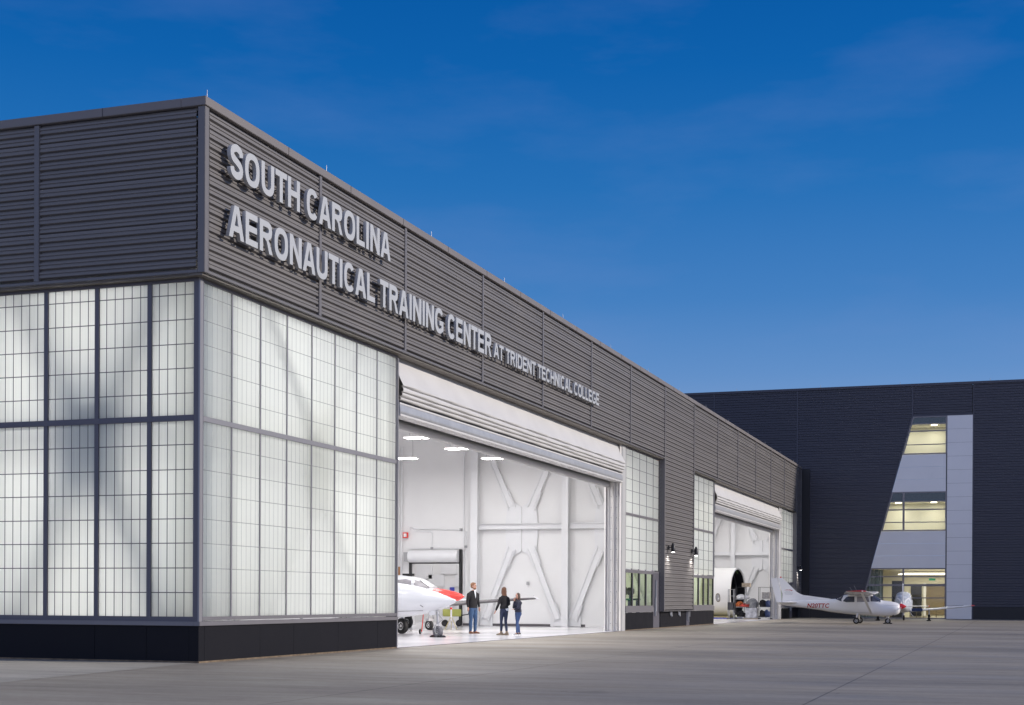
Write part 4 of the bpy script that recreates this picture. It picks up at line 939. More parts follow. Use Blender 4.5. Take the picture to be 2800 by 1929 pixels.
# nose gear, propeller, spinner, antennas, exhaust
ng = B(); ng.cyl((1.56, 0, .50), (1.60, 0, .22), .045, .035).cyl((1.60, -.08, .24), (1.60, .08, .24), .02).bar((1.60, .09, .25), (1.56, .09, .15), .03, .02).bar((1.60, -.09, .25), (1.56, -.09, .15), .03, .02)
ng.cyl((1.5, 0, .42), (1.48, 0, .25), .015).obj('nose_gear_leg', M['aircraft'], A, smooth=True)
wheel(A, (1.57, 0, .155), .155, .12)
B().lathe((2.20, 0, .95), (1, 0, 0), [(0, .16), (.08, .155), (.2, .11), (.3, .05), (.34, .01)], 20).obj('spinner', M['red'], A, smooth=True)
pp = B()
for sg in (-1, 1):
    d_ = Vector((0, math.sin(R(74)) * sg, math.cos(R(74)) * sg)); t_v = d_.cross(Vector((1, 0, 0)))
    pp.loft([[Vector((2.26, 0, .95)) + d_ * r_ + t_v * a * wdt * math.cos(R(tw)) + Vector((1, 0, 0)) * (b_ * .012 + a * wdt * math.sin(R(tw))) for a, b_ in ((-1, 0), (0, 1), (1, 0), (0, -1))] for r_, wdt, tw in ((.1, .04, 60), (.3, .065, 45), (.6, .07, 28), (.84, .05, 20), (.86, .02, 20))])
pp.obj('propeller', M['aircraft'], A, smooth=True)
B().tube([(-.25, -.1, 1.66), (-.45, -.1, 1.98)], .008, 6).tube([(-.02, .1, 1.66), (-.24, .1, 2.08)], .008, 6).tube([(-1.62, 0, 1.34), (-1.62, 0, 1.42)], .006, 6).obj('antenna', M['rod'], A)
B().cyl((1.85, -.2, .48), (1.95, -.22, .36), .035).obj('exhaust', M['black'], A)
B().box(-.3, 1.0, -.012, .012, .40, .41).obj('belly_seam', M['grey'], A)
ce = B()
for a_, b_ in (((1.38, 1.0), (2.15, 1.0)), ((1.38, .45), (1.38, 1.2))):
    q = surf_patch(body, [(a_[0] - .003, a_[1] - .003), (b_[0] + .003, b_[1] - .003), (b_[0] + .003, b_[1] + .003), (a_[0] - .003, a_[1] + .003)], -1, 0.003); ce.add(q.v, q.f)
ce.obj('cowl_seam', M['grey'], A)
tm = text_mesh('N20TTC', 0.44, 0.010)
xs = [v.co.x for v in tm.vertices]; wN = max(xs) - min(xs)
project_mesh(tm, body, -1, -2.74, .86, 1.0, 0.010, 0.18, 1.18 / wN).obj('registration', M['regred'], A)
project_mesh(tm, body, 1, -1.52, .86, -1.0, 0.006, 0.18, 1.18 / wN).obj('registration', M['regred'], A)
sw = B(); sw.prism([(-3.55, 1.80), (-3.85, 1.845), (-4.02, 1.80), (-3.85, 1.815)][::-1], 1, -.0405, -.0365)
sw.prism([(-3.52, 1.795), (-3.68, 1.845), (-3.80, 1.83), (-3.66, 1.80), (-3.60, 1.775)], 1, -.041, -.037)
sw.obj('tail_emblem', M['regred'], A)
for i, tx in enumerate(('TRIDENT', 'TECHNICAL', 'COLLEGE')):
    tm2 = text_mesh(tx, 0.095, 0.001); mx_ = max(v.co.x for v in tm2.vertices); s = B()
    for v in tm2.vertices: s.v.append((-3.75 + (v.co.x - mx_ / 2) * .95, -.0385, 1.70 - i * .065 + v.co.y * .6))
    s.f = [tuple(p.vertices) for p in tm2.polygons]; s.obj('tail_lettering', M['grey'], A)
def chock_pos(o, x, y):
    p = Matrix.Translation(o.location) @ Matrix.Rotation(o.rotation_euler[2], 4, 'Z') @ Vector((x, y, 0)); return p.x, p.y
cx_, cy_ = chock_pos(A, 1.57, 0); chock(cx_, cy_, R(-89), 'black chock pair around the nose wheel of the high wing aircraft')

# ---- low wing aircraft seen from behind
Bp = thing('low_wing_aircraft', 'silvery white low wing aircraft seen from behind, tail towards the viewer, red wing tip', 'aircraft', (70.3, -8.10, 0.0), R(3.5))
sc2 = smooth_secs([(-3.7, .04, .90, 1.02, 2.2), (-3.0, .13, .80, 1.12, 2.2), (-2.2, .28, .68, 1.22, 2.3), (-1.4, .43, .58, 1.42, 2.5), (-.7, .52, .53, 1.72, 2.6), (0, .55, .51, 1.82, 2.6), (.7, .55, .50, 1.78, 2.6), (1.3, .54, .50, 1.38, 2.6), (2.0, .50, .52, 1.25, 2.5), (2.7, .42, .60, 1.15, 2.4), (3.0, .30, .70, 1.05, 2.2)], 4)
b2 = B().loft([section(x, hw, zb, zt, 36, p) for x, hw, zb, zt, p in sc2]).obj('fuselage', M['aircraft2'], Bp, smooth=True, angle=50)
for sg in (-1, 1):
    surf_patch(b2, [(-.9, 1.32), (-.5, 1.60), (.1, 1.66), (.1, 1.28)], sg).obj('side_window', M['window'], Bp)
    surf_patch(b2, [(.2, 1.28), (.2, 1.66), (.7, 1.62), (1.15, 1.3)], sg).obj('side_window', M['window'], Bp)
    s = surf_patch(b2, [(-2.6, 1.12), (-1.1, 1.45), (-1.08, 1.41), (-2.6, 1.09)], sg); s.obj('stripe', M['white'], Bp)
    wing([(sg * .45, .75, .62, 1.75, .13), (sg * 2.0, .62, .74, 1.45, .13), (sg * 4.05, .50, .95, 1.15, .12)]).obj('wing', M['aircraft2'], Bp, smooth=True)
    wing([(sg * 4.055, .50, .952, 1.15, .12), (sg * 4.2, .38, .97, .9, .10), (sg * 4.28, .15, .98, .45, .06)]).obj('wing_tip', M['red'], Bp, smooth=True)
    B().prism([(sg * .50, .60), (sg * 1.15, .62), (sg * 1.15, .80), (sg * .50, .78)], 0, -1.02, -.98).obj('flap', M['cloth_navy'], Bp)  # navy colour stands in for the shade on the flap
    B().cyl((-.1, sg * 1.55, .68), (-.1, sg * 1.55, .2), .05, .035).obj('gear_leg', M['aircraft2'], Bp, smooth=True)
    wheel(Bp, (-.1, sg * 1.55, .20), .20, .15)
wing([(-1.5, -3.12, .93, .62, .09), (0, -2.95, .92, .82, .10), (1.5, -3.12, .93, .62, .09)]).obj('stabilator', M['aircraft'], Bp, smooth=True)
for sg in (-1, 1): B().box(-3.75, -3.1, sg * 1.5, sg * 1.56, .90, .98).obj('stabilator_tip', M['red'], Bp)
B().prism([(-3.95, 1.0), (-3.90, 2.18), (-3.45, 2.20), (-2.7, 1.18), (-1.9, 1.24), (-3.0, 1.0)], 1, -.035, .035).obj('fin', M['aircraft'], Bp, bevel=.015)
B().ell((-3.75, 0, 2.24), (.06, .05, .06), 10, 6).obj('beacon', M['white'], Bp)
B().tube([(-1.0, -.42, .58), (-1.15, -.5, .40), (-1.22, -.62, .28)], .018, 6).obj('step', M['hub'], Bp)
B().cyl((2.2, 0, .6), (2.3, 0, .2), .04).obj('nose_gear_leg', M['aircraft2'], Bp); wheel(Bp, (2.3, 0, .17), .17, .12)
B().lathe((3.0, 0, .9), (1, 0, 0), [(0, .17), (.15, .13), (.32, .01)], 16).obj('spinner', M['aircraft2'], Bp, smooth=True)
pb = B()
for sg in (-1, 1): pb.bar((3.05, 0, .9), (3.05, sg * .72, .9 + sg * .62), .11, .02, (1, 0, 0))
pb.obj('propeller', M['black'], Bp)
for (x, y, l) in ((-.1, -1.55, 'right'), (-.1, 1.55, 'left')):
    px_, py_ = chock_pos(Bp, x, y); chock(px_, py_, R(3), 'black chock pair at the %s main wheel of the low wing aircraft' % l)

# ---- hangar aircraft
def twin(lab, org, hd, nose, body_m, noselen, cockpit, red):
    t = thing('twin_engine_aircraft', lab, 'aircraft', org, hd)
    S_ = nose
    secs_ = smooth_secs(S_, 6)
    b_ = B().loft([section(x, hw, zb, zt, 36, 2.15) for x, hw, zb, zt in secs_]).obj('fuselage', body_m, t, smooth=True, angle=60)
    return t, b_
vdir = math.atan2(-.92, -.391)
J, jb = twin('white aircraft with long pointed nose and black booted wing, just inside the open bay', (19.56, 2.93, 0), vdir,
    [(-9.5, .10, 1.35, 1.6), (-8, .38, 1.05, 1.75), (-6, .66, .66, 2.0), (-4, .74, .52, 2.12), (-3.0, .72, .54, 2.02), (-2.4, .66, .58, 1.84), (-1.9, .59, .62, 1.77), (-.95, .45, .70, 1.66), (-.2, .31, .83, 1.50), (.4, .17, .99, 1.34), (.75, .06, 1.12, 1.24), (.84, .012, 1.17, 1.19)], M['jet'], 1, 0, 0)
wl = [(.55, -2.6, .86, 2.1, .14), (3.0, -2.65, 1.02, 1.75, .13), (6.0, -2.75, 1.17, 1.3, .12), (8.25, -2.85, 1.27, .95, .10)]
for sg in (1, -1):
    wo_ = wing([(y * sg, x, z, c_, t) for y, x, z, c_, t in wl]).obj('wing', M['jet'], J, smooth=True)
    bt = B(); rings = []
    for y, x, z, c_, tt in [(1.0, -2.6, .89, 2.03, .14), (3.0, -2.65, 1.02, 1.75, .13), (6.0, -2.75, 1.17, 1.3, .12), (8.1, -2.84, 1.262, .98, .10)]:
        af = airfoil(c_, tt, 10); k_ = [af[i] for i in (3, 2, 1, 0)] + [af[-1], af[-2], af[-3], af[-4]]
        rings.append([(x - cx2 + .012, y * sg, z + cz2 * 1.06) for cx2, cz2 in k_])
    bt.loft(rings, close=False, caps=False).obj('de_icing_boot', M['boot'], J, smooth=True)
    wk = B().tube([(-2.95, sg * 8.2, 1.27), (-3.3, sg * 8.5, 1.30), (-3.5, sg * 8.72, 1.40)], .015, 6).obj('static_wick', M['jet'], J)
    B().cyl((-4.1, sg * 2.3, .9), (-4.1, sg * 2.3, .3), .06, .05).obj('gear_leg', M['gear'], J); wheel(J, (-4.1, sg * 2.3, .28), .28, .2)
    B().lathe((-4.5, sg * 2.3, 1.1), (1, 0, 0), [(-1.4, .1), (-.6, .3), (.6, .38), (1.9, .32), (2.3, .22)], 20).obj('engine_nacelle', M['jet'], J, smooth=True)
ngl = B(); ngl.cyl((-.02, 0, .85), (0, 0, .42), .05, .045).cyl((0, 0, .45), (0, 0, .36), .06)
ngl.bar((0.0, .11, .40), (0, .11, .19), .06, .03, (1, 0, 0)).bar((0.0, -.11, .40), (0, -.11, .19), .06, .03, (1, 0, 0)).box(-.04, .04, -.12, .12, .37, .42).cyl((0, -.13, .19), (0, .13, .19), .025)
ngl.bar((.04, 0, .75), (.22, 0, .58), .02, .03).bar((.22, 0, .58), (.03, 0, .46), .02, .03)
ngl.obj('nose_gear_leg', M['gear'], J, smooth=True); wheel(J, (0, 0, .19), .195, .16, .42, 'tyregrey')
B().box(-.30, -.02, .10, .112, .72, .86).box(-.30, -.02, -.112, -.10, .72, .86).obj('gear_door', M['jet'], J)
for sg in (-1, 1):
    q = surf_patch(jb, [(-2.2, .80), (-.45, .86), (-.45, .872), (-2.2, .812)], sg, .004); q.obj('belly_seam', M['dark'], J)
    B().tube([(-.35, sg * .33, .98), (-.42, sg * .40, 1.05)], .012, 6).obj('pitot_tube', M['dark'], J)
chock(19.56, 2.93, vdir, 'black chock pair at the grey nose wheel just inside the open bay')
K, kb_ = twin('aircraft with bright red pointed nose and clear cockpit windows, behind the white nose', (29.48, 7.3, 0), vdir,
    [(-8, .12, 1.3, 1.7), (-5, .6, .75, 2.15), (-3, .72, .62, 2.22), (-1.6, .70, .66, 2.20), (-.9, .64, .72, 2.14), (-.45, .60, .76, 2.05), (.0, .54, .82, 1.86), (.45, .47, .90, 1.65), (.9, .38, .98, 1.61), (1.4, .22, 1.10, 1.527), (1.75, .10, 1.24, 1.437), (1.92, .015, 1.325, 1.35)], M['jet'], 1, 0, 0)
rn = smooth_secs([(.35, .49, .885, 1.665), (.9, .388, .972, 1.618), (1.4, .228, 1.09, 1.535), (1.75, .106, 1.23, 1.445), (1.93, .018, 1.32, 1.355)], 6)
B().loft([section(x, hw, zb, zt, 36, 2.15) for x, hw, zb, zt in rn]).obj('nose_cone', M['brightred'], K, smooth=True)
for sg in (-1, 1):
    surf_patch(kb_, [(-1.75, 1.72), (-1.5, 1.98), (-.95, 2.03), (-.62, 1.96), (-.42, 1.66), (-.9, 1.66)], sg).obj('side_window', M['windowlight'], K)
    surf_patch(kb_, [(-.50, 1.98), (-.30, 1.64), (.18, 1.64), (.40, 1.68), (.0, 1.82), (-.3, 1.95)], sg).obj('windshield', M['glass'] if False else M['windowlight'], K)
    wing([(sg * .5, -2.2, .95, 2.0, .14), (sg * 5.5, -2.4, 1.25, 1.2, .12)]).obj('wing', M['jet'], K, smooth=True)
    B().cyl((-3.2, sg * 1.9, 1.0), (-3.2, sg * 1.9, .3), .06, .05).obj('gear_leg', M['black'], K); wheel(K, (-3.2, sg * 1.9, .26), .26, .18)
B().bar((.28, -.3, 1.70), (-.12, -.42, 1.98), .02, .02).obj('wiper', M['black'], K)
B().bar((-1.0, 0, 2.20), (-3.8, -.1, 2.02), .05, .05).box(-1.5, -.9, -.05, .05, 2.16, 2.26).obj('antenna', M['black'], K)
kg = B().cyl((0, 0, .85), (0, 0, .22), .05, .04).bar((0, .1, .4), (0, .1, .17), .05, .03, (1, 0, 0)).box(-.1, .1, -.12, .12, .36, .46).bar((.1, .05, .8), (.05, .2, .45), .04, .04).bar((.25, -.1, .75), (.1, -.12, .5), .05, .03)
kg.obj('nose_gear_leg', M['gear'], K); wheel(K, (0, 0, .2), .20, .15); chock(29.3, 6.9, vdir, 'black chock pair at the black nose wheel deeper inside the open bay')

# ---- ground equipment
q = thing('ground_cart', 'lime green equipment cart with black wheels behind the aircraft noses', 'cart', (37.2, 9.35, 0), R(-70))
B().box(-.42, .42, -.25, .25, .45, .78).obj('cart_body', M['lime'], q, bevel=.03)
for a_ in (-.32, .32): wheel(q, (a_, -.28, .15), .15, .06, .4, 'tyre', (0, 1, 0), 'dark'); wheel(q, (a_, .28, .15), .15, .06, .4, 'tyre', (0, 1, 0), 'dark')
B().tube([(.42, 0, .5), (.75, 0, .55), (.8, 0, .9)], .025).obj('handle', M['black'], q)
q = thing('jack_stand', 'white and red tripod jack stand under the wing beside the man', 'jack stand', (30.6, 6.8, 0))
B().cyl((0, 0, .35), (0, 0, .98), .035).obj('post', M['white'], q)
lg = B()
for i in range(3): a_ = R(120 * i + 20); lg.tube([(0, 0, .55), (.28 * math.cos(a_), .28 * math.sin(a_), .015)], .015)
lg.obj('leg_frame', M['yellow'], q); B().cyl((0, 0, .82), (0, 0, .90), .05).obj('collar', M['brightred'], q); B().cyl((0, 0, .98), (0, 0, 1.02), .07).obj('saddle', M['shoe_beige'], q)
q = thing('tow_bar', 'red tow bar standing behind the grey nose wheel', 'tow bar', (23.3, 5.05, 0))
B().tube([(0, 0, .08), (.02, -.05, .72), (-.12, .05, .92)], .018).obj('bar', M['brightred'], q); wheel(q, (0, 0.06, .09), .09, .05)
B().tube([(0, 0, .1), (.5, .2, .25), (.9, .4, .1)], .012).obj('fork', M['yellow'], q)

# ---- airliner fuselage section in the far bay
q = thing('fuselage_section', 'cream airliner fuselage section with open dark end and oval window, standing in the far bay', 'fuselage section', (73.3, 2.88, 0), R(-8))
s = B(); n_ = 48; ro, ri = 1.66, 1.56
def ringy(y, r, zc=1.74): return [(r * math.cos(2 * math.pi * i / n_), y, zc + r * math.sin(2 * math.pi * i / n_)) for i in range(n_)]
s.loft([ringy(.05, ri), ringy(0, ri), ringy(0, ro), ringy(5.5, ro), ringy(5.5, ri), ringy(.05, ri)], caps=False)
sh = s.obj('shell', M['barrel'], q, smooth=True, angle=40)
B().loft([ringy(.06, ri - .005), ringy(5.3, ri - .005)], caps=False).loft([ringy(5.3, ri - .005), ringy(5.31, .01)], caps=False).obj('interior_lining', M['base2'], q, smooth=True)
rb_ = B()
for y in (.6, 1.4, 2.2, 3.0): rb_.loft([ringy(y, ri - .01), ringy(y, ri - .10), ringy(y + .05, ri - .10), ringy(y + .05, ri - .01)], caps=False)
rb_.obj('frame_ring', M['dark'], q)
B().tube([(1.50 * math.cos(R(a_)) * .9, .25, 1.74 + 1.50 * math.sin(R(a_))) for a_ in range(60, 200, 10)], .03, 6).obj('green_stringer', mat('green_primer', (.10, .19, .05), .6), q, smooth=True)
ov = B(); ov.loft([[(-ro * math.cos(math.asin((zz - 1.74) / ro)) * 1.0 - off_, .85 + .14 * k_ * math.copysign(abs(math.cos(t)) ** .8, math.cos(t)), zz) for t in [2 * math.pi * i / 24 for i in range(24)] for zz in [1.40 + .26 * k_ * math.copysign(abs(math.sin(t)) ** .8, math.sin(t))]] for k_, off_ in ((1.1, .001), (1.1, .02), (.9, .02), (.9, .006))], caps=False)
ov.obj('window_frame', M['brown'], sh)
B().add([(-ro * math.cos(math.asin((1.40 + .24 * math.sin(t) - 1.74) / ro)) - .008, .85 + .13 * math.cos(t), 1.40 + .24 * math.sin(t)) for t in [2 * math.pi * i / 24 for i in range(24)]], [tuple(range(24))]).obj('window', M['grey'], sh)
B().box(-1.75, 1.75, .15, 5.4, .085, .15).obj('base_frame', M['yellow'], q); B().box(-1.77, 1.77, .25, 5.4, 0.006, .083).obj('skid', M['blue'], q)

# ---- shelving racks and the goods on them (each a thing)
def rack(lab, x, y, ln, dp, ht, shelves):
    t = thing('wire_rack', lab, 'rack', (x, y, 0), 0, 'black wire racks in the far bay')
    for a_ in (-ln / 2, ln / 2):
        for b_ in (-dp / 2, dp / 2): B().cyl((b_, a_, .10), (b_, a_, ht), .016, .016, 8).obj('post', M['black'], t); B().cyl((b_ - .015, a_, .055), (b_ + .015, a_, .055), .05, .05, 12).obj('caster', M['dark'], t)
    for z in shelves:
        s_ = B(); s_.box(-dp / 2, dp / 2, -ln / 2, ln / 2, z, z + .02)
        s_.obj('shelf', M['black'] if z > 1.9 else M['hub'], t)
    return t
rack('left black wire rack piled with cloths beside the open fuselage section', 71.0, 2.28, .62, .55, 2.10, (.12, .78, 1.30, 2.08))
rack('right black wire rack holding dark bags and baskets beside the far door jamb', 71.0, .68, .78, .55, 2.10, (.12, .78, 1.32, 2.08))
B().tube([(70.75, 1.08, 2.1), (70.75, 1.97, 2.1)], .014, 6)
def lump(name, mt, c, rad, seed, lab, cat, group=None):
    rnd = random.Random(seed); bm = bmesh.new(); bmesh.ops.create_icosphere(bm, subdivisions=4, radius=1.0)
    ph = [(rnd.uniform(2, 6), rnd.uniform(2, 6), rnd.uniform(2, 6), rnd.uniform(0, 6), rnd.uniform(.03, .10)) for _ in range(9)]
    for v in bm.verts:
        d = 1 + sum(a_ * math.sin(fx * v.co.x + fy * v.co.y + fz * v.co.z + p0) for fx, fy, fz, p0, a_ in ph)
        v.co = Vector((v.co.x * rad[0], v.co.y * rad[1], v.co.z * rad[2])) * d
    zmin = min(v.co.z for v in bm.verts)
    for v in bm.verts:
        if v.co.z < zmin * .55: v.co.z = zmin * .55
    sft = -zmin * .55
    for v in bm.verts: v.co.z += sft
    me = bpy.data.meshes.new(name); bm.to_mesh(me); bm.free(); me.materials.append(M[mt])
    for p in me.polygons: p.use_smooth = True
    o = bpy.data.objects.new(name, me); C.objects.link(o); o.location = c; return tag(o, lab, cat, group)
lump('cloth_pile', 'cloth_white', (70.95, 2.15, 1.322), (.22, .42, .17), 1, 'white and grey crumpled cloth heaped on the upper shelf of the left rack', 'cloth')
lump('folded_jacket', 'cloth_orange', (70.95, 2.35, .802), (.2, .22, .24), 2, 'orange cloth bundle on the middle shelf of the left rack', 'cloth')
lump('red_sheet', 'cloth_red', (70.70, 2.12, .95) if False else (70.85, 1.98, .802), (.22, .34, .12), 3, 'red cloth spilling over the middle shelf edge of the left rack', 'cloth')
lump('dark_bag', 'cloth_black', (70.95, 2.25, .142), (.2, .26, .24), 4, 'black bag on the bottom shelf of the left rack', 'bag')
lump('cloth_pile', 'cloth_grey', (71.0, 1.52, .72), (.3, .36, .38), 5, 'large grey cloth heap between the two racks', 'cloth')
bx_ = B().box(70.7, 71.3, 1.18, 1.92, .06, .74); tag(bx_.obj('wrapped_crate', M['plastic'], bevel=.03), 'crate wrapped in shiny clear plastic on the floor between the racks', 'crate')
tag(B().box(70.6, 71.35, 1.1, 2.0, .006, .055).obj('wooden_pallet', M['cardboard']), 'low wooden pallet under the plastic wrapped crate', 'pallet')
lump('shoulder_bag', 'cloth_black', (70.95, .82, .802), (.2, .22, .30), 6, 'black shoulder bag on the middle shelf of the right rack', 'bag', 'bags on the right rack')
lump('shoulder_bag', 'cloth_navy', (70.95, .50, .802), (.2, .16, .28), 7, 'navy blue shoulder bag on the middle shelf of the right rack', 'bag', 'bags on the right rack')
lump('shoulder_bag', 'cloth_black', (70.95, .85, .142), (.2, .2, .27), 8, 'black bag on the bottom shelf of the right rack', 'bag', 'bags on the right rack')
lump('shoulder_bag', 'cloth_navy', (70.95, .52, .142), (.2, .18, .27), 9, 'navy blue bag on the bottom shelf of the right rack', 'bag', 'bags on the right rack')
for k_, (z, lb_) in enumerate(((1.342, 'lower'), (1.56, 'upper'))):
    s = B(); c0 = .60
    s.box(70.75, 71.15, c0 - .26, c0 + .26, z, z + .02)
    for a_ in range(14): yy = c0 - .26 + a_ * .04; s.box(70.75, 70.765, yy - .012, yy + .012, z, z + .20); s.box(71.135, 71.15, yy - .012, yy + .012, z, z + .2)
    s.box(70.74, 71.16, c0 - .27, c0 + .27, z + .19, z + .215); s.box(70.76, 71.14, c0 - .27, c0 - .25, z, z + .2); s.box(70.76, 71.14, c0 + .25, c0 + .27, z, z + .2)
    tag(s.obj('wicker_basket', M['wicker']), 'pale slatted basket, %s of two stacked on the right rack' % lb_, 'basket', 'baskets on the right rack')
for y_, lb_ in ((2.05, 'left'), (1.78, 'right')):
    s = B().box(70.8, 71.15, y_ - .13, y_ + .13, 2.102, 2.36); o = s.obj('cardboard_box', M['cardboard'], bevel=.006)
    tag(o, 'small printed cardboard box, %s of two on top of the left rack' % lb_, 'box', 'boxes on top of the left rack')
    pr = B()
    for i in range(3): pr.box(70.794, 70.798, y_ - .09 + i * .07, y_ - .05 + i * .07, 2.27, 2.32)
    pr.box(70.794, 70.798, y_ - .07, y_ + .08, 2.18, 2.21); pr.obj('print', M['brown'], o)
tag(B().box(70.2, 70.8, 2.55, 2.58, 1.45, 1.48).obj('tmp_rail', M['grey']), 'x', 'x'); bpy.data.objects.remove(bpy.data.objects['tmp_rail'])
q = thing('tool_trolley', 'grey metal tool trolley with tall frame in front of the open fuselage end', 'trolley', (71.2, 2.93, 0))
s = B()
for a_ in (-.18, .18):
    for b_ in (-.2, .2): s.box(b_ - .02, b_ + .02, a_ - .02, a_ + .02, .05, 1.95)
for z in (1.5, 1.93): s.box(-.2, .2, -.2, .2, z, z + .03)
s.obj('frame', M['grey'], q); B().box(-.22, .22, -.22, .22, .6, 1.1).obj('drawer_unit', M['dark'], q)
# machines seen through the vision windows of the first bay
for i, (x, y, nm, mt_, lb_) in enumerate(((35.9, 1.0, 'drill_press', 'base', 'dark bench drill press on a stand behind the green window glass, left one'), (37.4, 1.1, 'drill_press', 'cloth_navy', 'blue black bench drill press behind the green window glass, right one'))):
    q = thing(nm, lb_, 'drill press', (x, y, 0), 0, 'drill presses behind the window glass')
    B().box(-.25, .25, -.2, .2, 0.006, .08).cyl((0, 0, .08), (0, 0, 1.5), .05).obj('column', M[mt_], q)
    B().box(-.18, .3, -.13, .13, 1.45, 1.78).obj('head', M['black'], q, bevel=.05); B().box(-.25, .25, -.22, .22, .9, .95).obj('work_table', M[mt_], q)
q = thing('work_bench', 'teal topped workbench standing behind the green window glass', 'bench', (36.9, 0.98, 0))
B().box(-1.5, 1.5, -.1, .1, 1.22, 1.30).obj('top', mat('teal_top', (.03, .12, .15), .5), q)
for a_ in (-1.4, 0, 1.4): B().box(a_ - .04, a_ + .04, -.08, .08, 0.006, 1.22).obj('leg', M['cloth_navy'], q)
q = thing('banner_board', 'white board leaning behind the second window with orange lettering', 'board', (47.5, 1.0, 0))
B().box(-1.6, 1.8, -.02, .02, .2, 1.35).obj('board', M['white'], q)

# ================================================================ PEOPLE
def skin_mesh(chains, root, sub=2):
    """chains: list of lists of ((x,y,z), r) ; first point of a chain may be an existing index int"""
    vs, rs, es = [], [], []
    def addc(ch):
        ids = []
        for it in ch:
            if isinstance(it, int): ids.append(it)
            else: vs.append(it[0]); rs.append(it[1]); ids.append(len(vs) - 1)
        for a_, b_ in zip(ids[:-1], ids[1:]): es.append((a_, b_))
        return ids
    out = [addc(c_) for c_ in chains]
    me = bpy.data.meshes.new('tmp'); me.from_pydata(vs, es, []); o = bpy.data.objects.new('tmp', me); C.objects.link(o)
    md = o.modifiers.new('s', 'SKIN'); md.use_smooth_shade = True; md.branch_smoothing = 0.3
    sv = me.skin_vertices[0].data
    for i, r_ in enumerate(rs):
        rr = r_ if isinstance(r_, tuple) else (r_, r_); sv[i].radius = rr; sv[i].use_root = (i == root)
    sb = o.modifiers.new('d', 'SUBSURF'); sb.levels = sub; sb.render_levels = sub
    dg = bpy.context.evaluated_depsgraph_get(); dg.update()
    m2 = bpy.data.meshes.new_from_object(o.evaluated_get(dg)); bpy.data.objects.remove(o); return m2
def mobj(me, name, m, parent):
    me.name = name; me.materials.clear(); me.materials.append(m)
    for p in me.polygons: p.use_smooth = True; p.material_index = 0
    o = bpy.data.objects.new(name, me); C.objects.link(o); o.parent = parent; return o
def remesh(s, vox, name, m, parent, sm=4):
    me = bpy.data.meshes.new('tmp'); me.from_pydata(s.v, [], s.f); bm = bmesh.new(); bm.from_mesh(me); bmesh.ops.recalc_face_normals(bm, faces=bm.faces); bm.to_mesh(me); bm.free()
    o = bpy.data.objects.new('tmp', me); C.objects.link(o); r_ = o.modifiers.new('r', 'REMESH'); r_.mode = 'VOXEL'; r_.voxel_size = vox
    q_ = o.modifiers.new('s', 'SMOOTH'); q_.iterations = sm; q_.factor = 0.5
    dg = bpy.context.evaluated_depsgraph_get(); dg.update(); m2 = bpy.data.meshes.new_from_object(o.evaluated_get(dg)); bpy.data.objects.remove(o)
    return mobj(m2, name, m, parent)
def limb(s, pts, n=14):       # pts: (Vector, radius) tube with round ends and joints
    for (p, r), (q, r2) in zip(pts[:-1], pts[1:]): s.cyl(p, q, r, r2, n)
    for p, r in pts: s.ell(p, (r, r, r), n, 8)
    return s
